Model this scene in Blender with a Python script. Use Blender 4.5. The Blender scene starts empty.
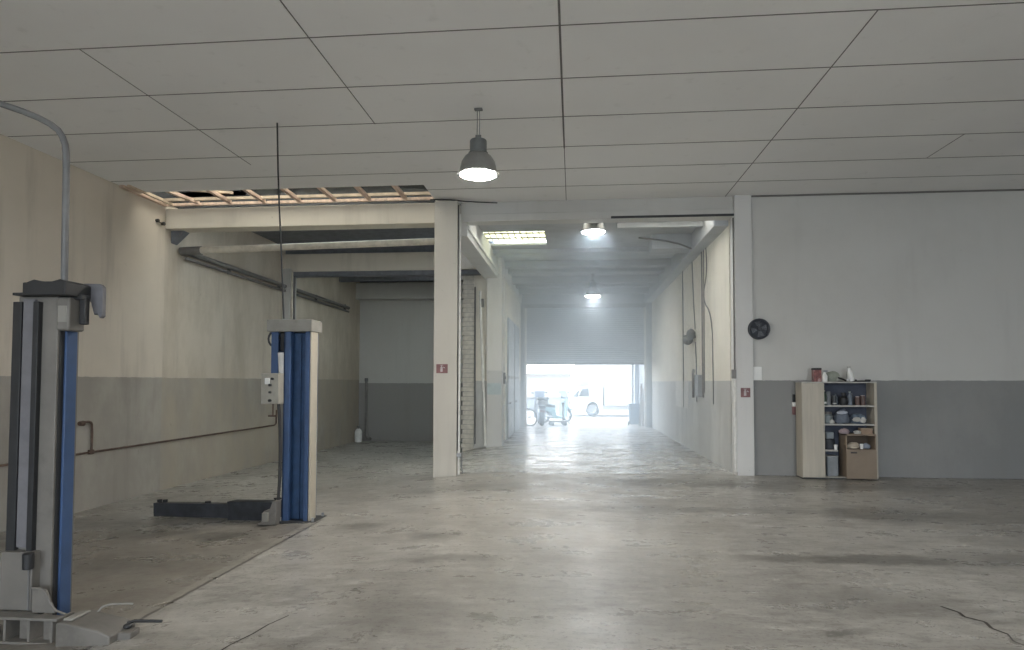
import bpy, bmesh, math, random
from mathutils import Vector, Matrix, noise
random.seed(7)
SKY_E, SUN_E, GLARE_HAZE = 6.2, 1.2, .082
C = bpy.context.scene.collection
SC = bpy.context.scene
PI = math.pi

# ------------------------------------------------------------------ mesh collector
class MB:
    def __init__(s):
        s.v = []; s.f = []; s.m = []
    def add(s, vs, fs, mi=0):
        o = len(s.v)
        s.v += [tuple(p) for p in vs]
        for f in fs:
            s.f.append(tuple(i + o for i in f)); s.m.append(mi)
        return s
    def box(s, x0, x1, y0, y1, z0, z1, mi=0):
        vs = [(x, y, z) for z in (z0, z1) for y in (y0, y1) for x in (x0, x1)]
        return s.add(vs, [(0, 2, 3, 1), (4, 5, 7, 6), (0, 1, 5, 4), (2, 6, 7, 3), (0, 4, 6, 2), (1, 3, 7, 5)], mi)
    def beam(s, p0, p1, w, h, mi=0, up=(0, 0, 1)):
        """a rectangular bar from p0 to p1, w wide and h high"""
        p0 = Vector(p0); p1 = Vector(p1); d = (p1 - p0).normalized(); u = Vector(up)
        r = d.cross(u).normalized(); u = r.cross(d).normalized()
        vs = []
        for p in (p0, p1):
            for a, b in ((-1, -1), (1, -1), (1, 1), (-1, 1)):
                vs.append(p + r * (a * w / 2) + u * (b * h / 2))
        return s.add(vs, [(0, 1, 2, 3), (7, 6, 5, 4), (0, 4, 5, 1), (1, 5, 6, 2), (2, 6, 7, 3), (3, 7, 4, 0)], mi)
    def cyl(s, p0, p1, r0, r1=None, seg=16, mi=0):
        r1 = r0 if r1 is None else r1
        p0 = Vector(p0); p1 = Vector(p1); d = (p1 - p0).normalized()
        a = d.orthogonal().normalized(); b = d.cross(a)
        vs = []
        for p, r in ((p0, r0), (p1, r1)):
            for k in range(seg):
                t = 2 * PI * k / seg
                vs.append(p + (a * math.cos(t) + b * math.sin(t)) * r)
        fs = [(k, (k + 1) % seg, seg + (k + 1) % seg, seg + k) for k in range(seg)]
        fs += [tuple(range(seg - 1, -1, -1)), tuple(range(seg, 2 * seg))]
        return s.add(vs, fs, mi)
    def tube(s, pts, r, seg=8, mi=0, smooth=0):
        pts = [Vector(p) for p in pts]
        for _ in range(smooth):                          # corner cutting
            q = [pts[0]]
            for a, b in zip(pts, pts[1:]):
                q += [a.lerp(b, .25), a.lerp(b, .75)]
            q.append(pts[-1]); pts = q
        vs = []; a = None
        for i, p in enumerate(pts):
            d = (pts[min(i + 1, len(pts) - 1)] - pts[max(i - 1, 0)]).normalized()
            a = d.orthogonal().normalized() if a is None else (a - d * a.dot(d)).normalized()
            b = d.cross(a)
            for k in range(seg):
                t = 2 * PI * k / seg
                vs.append(p + (a * math.cos(t) + b * math.sin(t)) * r)
        n = len(pts)
        fs = [(i * seg + k, i * seg + (k + 1) % seg, (i + 1) * seg + (k + 1) % seg, (i + 1) * seg + k)
              for i in range(n - 1) for k in range(seg)]
        fs += [tuple(range(seg - 1, -1, -1)), tuple(range((n - 1) * seg, n * seg))]
        return s.add(vs, fs, mi)
    def lathe(s, prof, seg=32, c=(0, 0, 0), axis='z', mi=0):
        vs = []
        for r, z in prof:
            for k in range(seg):
                t = 2 * PI * k / seg
                x, y = r * math.cos(t), r * math.sin(t)
                if axis == 'z': p = (x, y, z)
                elif axis == 'y': p = (x, z, -y)
                else: p = (z, x, y)
                vs.append((c[0] + p[0], c[1] + p[1], c[2] + p[2]))
        n = len(prof)
        fs = [(i * seg + k, i * seg + (k + 1) % seg, (i + 1) * seg + (k + 1) % seg, (i + 1) * seg + k)
              for i in range(n - 1) for k in range(seg)]
        fs += [tuple(range(seg - 1, -1, -1)), tuple(range((n - 1) * seg, n * seg))]
        return s.add(vs, fs, mi)
    def prism(s, poly, axis, a0, a1, mi=0):
        """poly in the two axes other than `axis`, extruded from a0 to a1"""
        def P(u, v, a):
            return {'x': (a, u, v), 'y': (u, a, v), 'z': (u, v, a)}[axis]
        n = len(poly)
        vs = [P(u, v, a0) for u, v in poly] + [P(u, v, a1) for u, v in poly]
        fs = [tuple(range(n - 1, -1, -1)), tuple(range(n, 2 * n))]
        fs += [(k, (k + 1) % n, n + (k + 1) % n, n + k) for k in range(n)]
        return s.add(vs, fs, mi)
    def blob(s, c, r, amp=.12, freq=2.2, seed=0, mi=0, flat=True, sub=3):
        bm = bmesh.new(); bmesh.ops.create_icosphere(bm, subdivisions=sub, radius=1)
        vs = []
        for v in bm.verts:
            k = 1 + amp * noise.noise(v.co * freq + Vector((seed * 3.1, seed, 0)))
            p = v.co * k
            z = max(p.z, -.72) if flat else p.z
            vs.append((c[0] + p.x * r[0], c[1] + p.y * r[1], c[2] + z * r[2]))
        s.add(vs, [tuple(v.index for v in f.verts) for f in bm.faces], mi); bm.free()
        return s
    def quad(s, a, b, c, d, mi=0):
        return s.add([a, b, c, d], [(0, 1, 2, 3)], mi)
    def build(s, name, mats, parent=None, bevel=0, smooth=True, loc=None):
        me = bpy.data.meshes.new(name)
        me.from_pydata([tuple(v) for v in s.v], [], s.f)
        bm = bmesh.new(); bm.from_mesh(me)
        bmesh.ops.recalc_face_normals(bm, faces=bm.faces); bm.to_mesh(me); bm.free()
        for m in (mats if isinstance(mats, (list, tuple)) else [mats]): me.materials.append(m)
        me.polygons.foreach_set('material_index', s.m)
        if smooth:
            me.polygons.foreach_set('use_smooth', [True] * len(me.polygons))
            me.set_sharp_from_angle(angle=math.radians(38))
        me.update()
        o = bpy.data.objects.new(name, me); C.objects.link(o)
        if parent: o.parent = parent
        if loc: o.location = loc
        if bevel:
            b = o.modifiers.new('bevel', 'BEVEL'); b.width = bevel; b.segments = 2; b.limit_method = 'ANGLE'
            b.angle_limit = math.radians(40)
        return o

def tag(o, label=None, cat=None, group=None, kind=None):
    if label: o['label'] = label
    if cat: o['category'] = cat
    if group: o['group'] = group
    if kind: o['kind'] = kind
    return o
def thing(name, label, cat, loc=(0, 0, 0), rz=0, group=None):
    o = bpy.data.objects.new(name, None); C.objects.link(o)
    o.location = loc; o.rotation_euler = (0, 0, rz); o.empty_display_size = .2
    return tag(o, label, cat, group)
def struct(mb, name, mats, bevel=0, smooth=False, parent=None, label=None):
    o = mb.build(name, mats, parent, bevel, smooth)
    if not parent: o['kind'] = 'structure'
    if label: o['label'] = label
    return o

# ------------------------------------------------------------------ materials
def nt(name):
    m = bpy.data.materials.new(name); m.use_nodes = True
    n = m.node_tree; b = n.nodes['Principled BSDF']
    return m, n, b
def node(n, t, **kw):
    x = n.nodes.new(t)
    for k, v in kw.items(): setattr(x, k, v)
    return x
def math_(n, op, a, b=None, clamp=False):
    x = node(n, 'ShaderNodeMath', operation=op, use_clamp=clamp)
    for i, q in enumerate((a, b)):
        if q is None: continue
        if isinstance(q, (int, float)): x.inputs[i].default_value = q
        else: n.links.new(q, x.inputs[i])
    return x.outputs[0]
def noise_(n, vec, scale, detail=4, rough=.55, stretch=None):
    if stretch:
        mp = node(n, 'ShaderNodeMapping'); mp.inputs['Scale'].default_value = stretch
        n.links.new(vec, mp.inputs[0]); vec = mp.outputs[0]
    t = node(n, 'ShaderNodeTexNoise'); t.inputs['Scale'].default_value = scale
    t.inputs['Detail'].default_value = detail; t.inputs['Roughness'].default_value = rough
    n.links.new(vec, t.inputs['Vector'])
    return t.outputs['Fac']
def ramp(n, fac, lo, hi, a=0., b=1.):
    x = node(n, 'ShaderNodeMapRange', interpolation_type='SMOOTHSTEP')
    for i, q in zip((1, 2, 3, 4), (lo, hi, a, b)): x.inputs[i].default_value = q
    n.links.new(fac, x.inputs[0]); return x.outputs[0]
def mix(n, fac, a, b, mode='MIX'):
    x = node(n, 'ShaderNodeMix', data_type='RGBA', blend_type=mode)
    if isinstance(fac, (int, float)): x.inputs[0].default_value = fac
    else: n.links.new(fac, x.inputs[0])
    for i, q in ((6, a), (7, b)):
        if isinstance(q, (tuple, list)): x.inputs[i].default_value = (*q[:3], 1)
        else: n.links.new(q, x.inputs[i])
    return x.outputs[2]
def coord(n):
    return node(n, 'ShaderNodeTexCoord').outputs['Object']
def bump(n, b, h, strength=.2, dist=.02):
    x = node(n, 'ShaderNodeBump'); x.inputs['Strength'].default_value = strength; x.inputs['Distance'].default_value = dist
    n.links.new(h, x.inputs['Height']); n.links.new(x.outputs[0], b.inputs['Normal'])
def mat(name, col, rough=.6, metal=0, var=.12, scale=6, stretch=None, bmp=0, dirt=None):
    m, n, b = nt(name)
    co = coord(n); f = noise_(n, co, scale, 5, .6, stretch)
    c = mix(n, ramp(n, f, .3, .7), tuple(x * (1 - var) for x in col), tuple(min(1, x * (1 + var)) for x in col))
    if dirt:
        g = noise_(n, co, scale * .7, 6, .65)
        c = mix(n, ramp(n, g, .52, .68, 0, .8), c, dirt)
    n.links.new(c, b.inputs['Base Color'])
    b.inputs['Roughness'].default_value = rough; b.inputs['Metallic'].default_value = metal
    if bmp: bump(n, b, f, bmp)
    return m
def emit(name, col, s):
    m, n, b = nt(name)
    b.inputs['Base Color'].default_value = (*col, 1)
    b.inputs['Emission Color'].default_value = (*col, 1); b.inputs['Emission Strength'].default_value = s
    return m
def wall_paint(name, top, low=None, split=1.67, streak=.18, blot=.1, low_dirt=None, damp=None):
    m, n, b = nt(name)
    co = coord(n); sep = node(n, 'ShaderNodeSeparateXYZ'); n.links.new(co, sep.inputs[0])
    c = top
    if low:
        w = noise_(n, co, 9, 3)
        z = math_(n, 'ADD', sep.outputs[2], math_(n, 'MULTIPLY', math_(n, 'SUBTRACT', w, .5), .03))
        lowc = low
        if low_dirt:
            g = noise_(n, co, .9, 6, .62, (1, 1, .6))
            lowc = mix(n, ramp(n, g, .42, .66, 0, .75), low, low_dirt)
        c = mix(n, ramp(n, z, split - .006, split + .006), lowc, top)
    st = noise_(n, co, 1.6, 5, .62, (1.3, 1.3, .16))
    c = mix(n, ramp(n, st, .5, .78, 0, streak), c, (.13, .115, .095))
    bl = noise_(n, co, .55, 5, .6)
    c = mix(n, ramp(n, bl, .35, .7, 0, blot), c, (.28, .26, .23))
    if damp:                                             # damp, unpainted stretch of the wall beyond y = damp
        dm = math_(n, 'MULTIPLY', ramp(n, sep.outputs[1], damp - .02, damp + .02), ramp(n, noise_(n, co, 1.1, 7, .68, (1, 1, .45)), .36, .66, .2, .7))
        c = mix(n, dm, c, (.40, .345, .265))
    sp = noise_(n, co, 7, 6, .7)
    c = mix(n, ramp(n, sp, .66, .74, 0, .4), c, (.2, .18, .15))
    n.links.new(c, b.inputs['Base Color']); b.inputs['Roughness'].default_value = .78
    bump(n, b, noise_(n, co, 14, 5), .15, .01)
    return m

M = {}
M['wall_left'] = wall_paint('cream and grey wall paint', (.64, .575, .485), (.32, .295, .262), 1.72, .34, .14, (.42, .395, .35), 11.72)
M['wall_back'] = wall_paint('white and grey wall paint', (.58, .575, .55), (.25, .252, .25), 1.69, .10, .14, (.30, .30, .295))
M['wall_bay'] = wall_paint('grey bay paint', (.50, .49, .46), (.27, .26, .25), 1.60, .12, .12)
M['wall_corr'] = wall_paint('cream corridor paint', (.80, .76, .67), (.50, .50, .49), 1.68, .22, .16, (.64, .64, .62))
M['beam'] = wall_paint('cream beam paint', (.66, .61, .52), None, 0, .25, .12)
M['pillar'] = wall_paint('pillar paint', (.56, .535, .48), None, 0, .3, .16)
M['pillar_white'] = wall_paint('white pillar paint', (.66, .655, .64), None, 0, .12, .08)
M['pillar_b'] = wall_paint('two tone pillar paint', (.74, .73, .70), (.60, .60, .59), 1.95, .15, .1)
M['dark'] = mat('dark soffit', (.06, .065, .07), .9)
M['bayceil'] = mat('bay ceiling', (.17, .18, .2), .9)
M['corrceil'] = mat('corridor ceiling', (.46, .475, .49), .85, var=.08, scale=2)
M['steel_dark'] = mat('dark steel', (.05, .052, .055), .55, .3)
M['rail_grey'] = mat('grey painted steel', (.32, .33, .34), .5, .3)
M['shutter'] = mat('shutter slats', (.50, .53, .57), .5, 0, var=.06, scale=3)
M['timber'] = mat('rough sawn timber', (.62, .47, .37), .8, var=.2, scale=4, stretch=(4, .5, 4))
M['timber_pale'] = mat('pale timber', (.55, .45, .34), .8, var=.2, scale=4)
M['pipe_cream'] = mat('cream pipe', (.60, .55, .46), .5, var=.15)
M['pipe_dark'] = mat('dark pipe', (.20, .19, .18), .5, .3)
M['pipe_white'] = mat('white plastic pipe', (.72, .71, .68), .45)
M['conduit'] = mat('grey conduit', (.17, .17, .17), .5, .2)
M['rust'] = mat('rusty conduit', (.12, .08, .062), .7, .2, var=.3)
M['cable'] = mat('black cable', (.03, .03, .032), .6)
M['cable_grey'] = mat('grey cable', (.16, .16, .16), .6)
M['blue'] = mat('blue lift paint', (.040, .082, .185), .45, 0, var=.12, scale=3, dirt=(.038, .068, .14))
M['blue_dark'] = mat('dark blue lift paint', (.025, .065, .15), .55, 0, var=.2)
M['cream_metal'] = mat('cream sheet metal', (.44, .40, .325), .45, var=.08, scale=2)
M['lift_grey'] = mat('light grey lift paint', (.165, .155, .14), .5, var=.1, scale=4, dirt=(.12, .112, .10))
M['lift_lilac'] = mat('blue grey sheet metal', (.15, .148, .16), .5)
M['cap_grey'] = mat('grey cap sheet', (.25, .24, .215), .55, var=.08, dirt=(.19, .18, .16))
M['black'] = mat('black steel', (.028, .029, .031), .5, .2)
M['arm'] = mat('greasy dark arm', (.040, .044, .052), .55, .2, var=.3)
M['box_grey'] = mat('control box paint', (.34, .325, .28), .5)
M['white'] = mat('white plastic', (.78, .78, .76), .4, var=.03)
M['red'] = mat('faded red sign', (.21, .10, .10), .5, var=.15)
M['sign_white'] = mat('sign white', (.46, .40, .40), .5)
M['lamp_body'] = mat('lamp housing', (.17, .18, .18), .45, .3)
M['lamp_shade'] = mat('spun aluminium shade', (.30, .30, .29), .40, .55, var=.06)
M['lamp_glow'] = emit('lamp lens warm', (1, .945, .865), 230)
M['lamp_glow_cool'] = emit('lamp lens cool', (.90, .96, 1), 110)
M['fan'] = mat('dusty black fan', (.06, .065, .078), .55, .2)
M['fan_blade'] = mat('dusty fan blade', (.17, .18, .20), .6)
M['laminate'] = mat('pale beech laminate', (.47, .43, .36), .5, var=.07, scale=3, stretch=(6, 6, .5))
M['laminate_in'] = mat('cabinet inner panel', (.30, .285, .25), .6)
M['cab_back'] = mat('dark blue backing', (.075, .085, .115), .8)
M['shelf'] = mat('grey shelf board', (.46, .45, .42), .5)
M['brown'] = mat('brown chipboard', (.25, .195, .145), .6, var=.08, scale=3)
M['niche'] = mat('dark brown chipboard', (.10, .075, .055), .8)
M['tyre'] = mat('black rubber', (.04, .042, .045), .8)
M['chrome'] = mat('bright alloy', (.6, .6, .62), .3, .8)
M['van'] = mat('white van paint', (.60, .60, .595), .35, var=.03)
M['glass_dark'] = mat('tinted glass', (.06, .07, .075), .12)
M['teal'] = mat('teal bodywork', (.22, .36, .38), .35)
M['grey_body'] = mat('silver grey bodywork', (.34, .38, .43), .35, .2)
M['screen'] = mat('tinted windscreen', (.36, .44, .58), .2)
M['facade'] = mat('white rendered facade', (.46, .455, .44), .9, var=.05, scale=1)
M['facade_grey'] = mat('grey facade', (.28, .31, .35), .9, var=.06, scale=1)
M['roof'] = mat('grey roof sheet', (.30, .29, .28), .9)
M['bin'] = mat('blue grey bin plastic', (.16, .21, .27), .5)
M['plank'] = mat('weathered board', (.27, .25, .23), .8, var=.2)
M['brick'] = mat('whitewashed brick', (.55, .52, .46), .85, var=.12, scale=9)
M['mortar'] = mat('grey mortar', (.40, .385, .35), .9)
M['poster'] = mat('faded pale blue poster', (.46, .54, .56), .6, var=.1, scale=12)

# ceiling sheets
def ceil_mat():
    m, n, b = nt('painted ceiling board')
    co = coord(n); f = noise_(n, co, .45, 4, .5); g = noise_(n, co, 5, 5, .6)
    c = mix(n, ramp(n, f, .3, .7), (.80, .795, .785), (.85, .845, .835))
    c = mix(n, ramp(n, g, .6, .75, 0, .15), c, (.40, .39, .37))
    n.links.new(c, b.inputs['Base Color']); b.inputs['Roughness'].default_value = .8
    return m
M['ceil'] = ceil_mat()
M['seam'] = mat('ceiling seam', (.17, .165, .16), .9)

# concrete floor with stains, joint, worn coating
def floor_mat():
    m, n, b = nt('worn concrete')
    co = coord(n); sep = node(n, 'ShaderNodeSeparateXYZ'); n.links.new(co, sep.inputs[0])
    X, Y = sep.outputs[0], sep.outputs[1]
    big = noise_(n, co, .42, 6, .6); mid = noise_(n, co, 1.7, 7, .66, (.8, 1.5, 1)); fine = noise_(n, co, 9, 7, .7)
    c = mix(n, ramp(n, big, .33, .68), (.285, .27, .245), (.41, .395, .365))
    c = mix(n, ramp(n, mid, .47, .70, 0, .40), c, (.18, .168, .15))
    c = mix(n, ramp(n, mid, .20, .42, .3, 0), c, (.47, .455, .425))
    c = mix(n, ramp(n, fine, .56, .72, 0, .55), c, (.15, .14, .12))
    c = mix(n, ramp(n, noise_(n, co, 3.3, 6, .7), .62, .70, 0, .45), c, (.58, .56, .52))
    spk = noise_(n, co, 26, 6, .75)
    c = mix(n, ramp(n, spk, .55, .62, 0, .65), c, (.12, .11, .095))
    scf = noise_(n, co, 5.5, 9, .78, (.55, 1.6, 1))
    c = mix(n, ramp(n, scf, .52, .58, 0, .5), c, (.16, .15, .13))
    c = mix(n, ramp(n, scf, .45, .40, 0, .45), c, (.50, .485, .45))
    # smoother, paler slab in the passage beyond y = 12
    pass_ = math_(n, 'MULTIPLY', ramp(n, Y, 11.96, 12.02), ramp(n, X, -2.6, -2.2))
    c = mix(n, math_(n, 'MULTIPLY', pass_, .45), c, (.50, .50, .49))
    # older, browner slab of the lift bay, left of the joint
    w = math_(n, 'ADD', X, math_(n, 'MULTIPLY', math_(n, 'SUBTRACT', fine, .5), .05))
    bay = math_(n, 'MULTIPLY', ramp(n, w, -3.20, -3.24), ramp(n, Y, 8.6, 7.6))
    c = mix(n, math_(n, 'MULTIPLY', bay, .62), c, (.145, .125, .10))
    cur = math_(n, 'MULTIPLY', ramp(n, math_(n, 'ABSOLUTE', math_(n, 'SUBTRACT', w, -3.29)), .06, .04), ramp(n, Y, 8.3, 7.9))
    c = mix(n, math_(n, 'MULTIPLY', cur, .4), c, (.36, .34, .30))
    # oil and tyre marks
    wob = node(n, 'ShaderNodeVectorMath', operation='ADD')
    t = node(n, 'ShaderNodeTexNoise'); t.inputs['Scale'].default_value = 2.2; t.inputs['Detail'].default_value = 6
    t.inputs['Roughness'].default_value = .7
    n.links.new(co, t.inputs['Vector'])
    sc = node(n, 'ShaderNodeVectorMath', operation='MULTIPLY_ADD'); sc.inputs[1].default_value = (.9, .9, 0); sc.inputs[2].default_value = (-.45, -.45, 0)
    n.links.new(t.outputs['Color'], sc.inputs[0]); n.links.new(co, wob.inputs[0]); n.links.new(sc.outputs[0], wob.inputs[1])
    spots = [(-5.3, 7.8, .9, .30, .75), (-4.2, 7.4, .45, .22, .9), (-4.6, 6.3, 1.2, .5, .45), (-2.55, 7.7, .42, .2, .65), (-1.5, 7.05, .32, .25, .7),
             (-1.1, 6.05, .55, .18, .5), (2.7, 6.4, 1.5, .20, .75), (4.0, 8.6, 1.3, .5, .6), (1.1, 8.7, 1.8, .22, .5), (-1.6, 10.2, 1.3, .5, .45),
             (3.2, 10.9, 4.0, .6, .55), (2.2, 5.2, .9, .4, .4), (.5, 11.2, 1.5, .25, .4), (-.2, 9.6, .4, .3, -.5), (.1, 7.0, .9, .5, -.35),
             (-2.4, 4.6, 1.0, .3, -.4), (1.75, 4.55, .16, .1, .8), (4.6, 6.6, 1.2, .3, .5), (-1.0, 4.6, .8, .3, .35), (.6, 15.0, 1.2, 1.6, -.35)]
    for x, y, rx, ry, k in spots:
        mp = node(n, 'ShaderNodeMapping', vector_type='TEXTURE')
        mp.inputs['Location'].default_value = (x, y, 0); mp.inputs['Scale'].default_value = (rx, ry, 1000)
        n.links.new(wob.outputs[0], mp.inputs[0])
        ln = node(n, 'ShaderNodeVectorMath', operation='LENGTH'); n.links.new(mp.outputs[0], ln.inputs[0])
        c = mix(n, ramp(n, ln.outputs['Value'], 1.25, .35, 0, abs(k)), c, (.105, .098, .085) if k > 0 else (.52, .50, .46))
    # joint between the slabs
    def line(sock, at, w0): return ramp(n, math_(n, 'ABSOLUTE', math_(n, 'SUBTRACT', sock, at)), w0 * 1.6, w0 * .6)
    j = math_(n, 'MULTIPLY', line(w, -3.22, .016), ramp(n, Y, 8.3, 8.0))
    j = math_(n, 'MAXIMUM', j, math_(n, 'MULTIPLY', line(math_(n, 'ADD', Y, math_(n, 'MULTIPLY', math_(n, 'SUBTRACT', fine, .5), .06)), 11.97, .025), .8))
    c = mix(n, math_(n, 'MULTIPLY', j, .85), c, (.055, .05, .045))
    n.links.new(c, b.inputs['Base Color'])
    r = math_(n, 'ADD', ramp(n, mid, .3, .7, .21, .42), ramp(n, fine, .4, .75, 0, .14))
    n.links.new(math_(n, 'SUBTRACT', r, math_(n, 'MULTIPLY', pass_, .07)), b.inputs['Roughness'])
    b.inputs['Specular IOR Level'].default_value = .55
    bump(n, b, math_(n, 'ADD', mid, math_(n, 'MULTIPLY', fine, .5)), .12, .02)
    return m
M['floor'] = floor_mat()
M['crack'] = mat('crack', (.05, .045, .04), .9)
M['yard'] = mat('sunlit concrete yard', (.40, .395, .38), .85, var=.12, scale=1.5)

# ------------------------------------------------------------------ the setting
def sm(t):
    t = max(0, min(1, t)); return t * t * (3 - 2 * t)
def zf(x, y):
    """floor level: level on the right, falling gently to the left wall and into the side bay"""
    d = -.43 * max(0, min(1, (-1.3 - x) / 6.5))
    b = sm((y - 12.5) / 9) * sm((-2.2 - x) / 1.5)
    return d * (1 - b) - .5 * b

XL, XR, YB, ZC = -7.8, 10.5, -7.0, 5.03
# floor
f = MB()
xs = [XL - .3 + i * .55 for i in range(15)] + [0, 3, 6, XR + .3]; xs = sorted(xs)
ys = [YB - .3] + [-4 + 2 * i for i in range(8)] + [12 + i for i in range(0, 13)] + [24.55]
ys = sorted(set(ys)); nx = len(xs)
f.add([(x, y, zf(x, y)) for y in ys for x in xs],
      [(j * nx + i, j * nx + i + 1, (j + 1) * nx + i + 1, (j + 1) * nx + i) for j in range(len(ys) - 1) for i in range(nx - 1)])
def crack(pts, w):
    for (x0, y0), (x1, y1) in zip(pts, pts[1:]):
        d = Vector((x1 - x0, y1 - y0)).normalized(); q = Vector((-d.y, d.x)) * w / 2
        f.add([(x0 - q.x, y0 - q.y, zf(x0, y0) + .002), (x1 - q.x, y1 - q.y, zf(x1, y1) + .002),
               (x1 + q.x, y1 + q.y, zf(x1, y1) + .002), (x0 + q.x, y0 + q.y, zf(x0, y0) + .002)], [(0, 1, 2, 3)], 1)
crack([(2.70, 5.14), (2.76, 5.02), (2.745, 4.93), (2.83, 4.84), (2.80, 4.72), (2.84, 4.62)], .022)
crack([(2.84, 4.62), (2.80, 4.5), (2.84, 4.38), (2.80, 4.2), (2.86, 3.9)], .012)
crack([(-2.06, 4.62), (-2.13, 4.45), (-2.16, 4.28), (-2.22, 4.1), (-2.26, 3.8)], .012)
struct(f, 'floor', [M['floor'], M['crack']], smooth=True)
# yard outside
struct(MB().quad((-40, 24.55, -.03), (40, 24.55, -.03), (40, 75, -.03), (-40, 75, -.03)), 'floor_yard', M['yard'])
struct(MB().quad((-40, YB - 40, -.05), (40, YB - 40, -.05), (40, YB - .3, -.05), (-40, YB - .3, -.05)), 'floor_forecourt', M['yard'])

# ceiling: sheets with dark joints; open strip above the left beam
OX0, OX1, OY0, OY1 = XL, -2.55, 10.85, 11.7
ce = MB()
def ceil_rect(x0, x1, y0, y1): ce.box(x0, x1, y0, y1, ZC, ZC + .04)
ceil_rect(XL, XR, YB, OY0); ceil_rect(OX1, XR, OY0, 12.1)
for y in [6.05 - 1.04 * k for k in range(8, 0, -1)] + [6.05, 7.13, 8.18, 9.24, 10.2, 11.13]:
    if y > 2.3: ce.box(XL + .02, XR, y - .006, y + .006, ZC - .004, ZC + .001, 1) if y < OY0 else ce.box(OX1, XR, y - .005, y + .005, ZC - .004, ZC + .001, 1)
for x, w, y0, y1 in ((-5.0, .009, 6.05, 9.6), (-2.58, .010, 2.4, 8.2), (-.12, .022, 2.4, 9.3), (-.12, .011, 9.3, 12.0), (2.76, .011, 6.05, 12.0), (5.3, .008, 9.24, 10.2)):
    ce.box(x - w / 2, x + w / 2, y0, y1, ZC - .004, ZC + .001, 1)
struct(ce, 'ceiling', [M['ceil'], M['seam']])
# roof void above, coloured dark so its skylit walls read as shade
ro = MB()
SKY_OPEN = (-7.6, -3.0, 9.7, 11.5)
ro.box(XL - .2, XR + .2, 2.3, 9.7, 6.3, 6.4); ro.box(XL - .2, XR + .2, 11.5, 12.3, 6.3, 6.4)
ro.box(XL - .2, SKY_OPEN[0], 9.7, 11.5, 6.3, 6.4); ro.box(SKY_OPEN[1], XR + .2, 9.7, 11.5, 6.3, 6.4)
ro.box(XL - .2, XR + .2, 2.2, 2.35, ZC + .04, 6.4); ro.box(XL - .2, XR + .2, 12.1, 12.25, 5.06, 6.4)
ro.box(XL, XL + .015, 9.0, 12.1, 5.08, 6.3)  # dark lining added over the lit upper wall
struct(ro, 'ceiling_roof_void', M['dark'])
# left wall
struct(MB().box(XL - .25, XL, YB, 24.6, -.6, 6.4), 'wall_left', M['wall_left'])
# back wall right of the passage
struct(MB().box(3.2, XR, 12.0, 12.25, -.1, ZC + .04), 'wall_back', M['wall_back'])
struct(MB().box(3.2, XR, 11.985, 12.0, ZC - .03, ZC), 'trim_1', M['seam'])
struct(MB().box(XR, XR + .25, YB, 12.25, -.1, ZC + .1), 'wall_right', M['wall_back'])
rw = MB()
DO = [(-6.4, -2.0), (1.2, 6.6)]
xa = XL
for x0, x1 in DO:
    rw.box(xa, x0, YB - .25, YB, -.6, ZC + .1); rw.box(x0, x1, YB - .25, YB, 4.2, ZC + .1); xa = x1
rw.box(xa, XR, YB - .25, YB, -.6, ZC + .1)
struct(rw, 'wall_rear', M['wall_back'])
# corner pillar at the right of the opening, header over the passage
struct(MB().box(2.90, 3.2, 11.92, 12.3, -.02, ZC), 'trim_corner_pillar', M['pillar_white'], .01)
hd = MB().box(-2.1, 2.9, 12.02, 12.3, 4.80, ZC + .02).box(-2.1, 2.9, 11.97, 12.3, 4.66, 4.80)
hd.box(.7, 2.92, 11.95, 11.99, 4.66, 4.70, 1)
struct(hd, 'beam_passage_header', [M['wall_back'], M['steel_dark']], .008)
# left column and beam
struct(MB().box(-2.53, -2.10, 11.65, 12.05, -.14, 4.97), 'pillar_front', M['pillar'], .012)
struct(MB().box(XL, -2.50, 11.72, 12.08, 4.58, 4.965), 'beam_front', M['beam'], .012)
# haunch under the beam at the left wall
struct(MB().prism([(XL, 4.58), (XL + .26, 4.58), (XL, 4.34)], 'y', 11.9, 12.1), 'trim_haunch', M['bayceil'])
# timber grid in the open strip
tb = thing('ceiling_batten_frame', 'rough timber batten grid left bare where ceiling boards are missing above the cream beam', 'timber frame', (0, 0, 0))
for y, h, k in ((11.66, 5.00, 'timber'), (11.50, 5.05, 'timber_pale')):
    MB().box(XL + .05, OX1, y - .025, y + .025, h, h + .05).build('cross_batten', M[k], tb)
MB().box(XL + .02, XL + .10, 10.4, 11.63, 4.985, 5.045).build('wall_batten', M['timber'], tb)
MB().box(XL + .16, XL + .21, 10.4, 11.63, 5.0, 5.05).build('wall_batten', M['timber_pale'], tb)
for x in (-7.09, -6.46, -5.79, -5.10, -4.42, -3.76, -3.08):
    dx = .18 if x == -7.09 else 0
    MB().beam((x - .02 - dx, 10.7, 5.08), (x, 11.63, 5.045), .07, .06).build('batten', M['timber'], tb)
MB().beam((-7.0, 11.2, 5.16), (-6.25, 11.35, 5.13), .06, .04).build('loose_lath', M['timber_pale'], tb)

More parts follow.
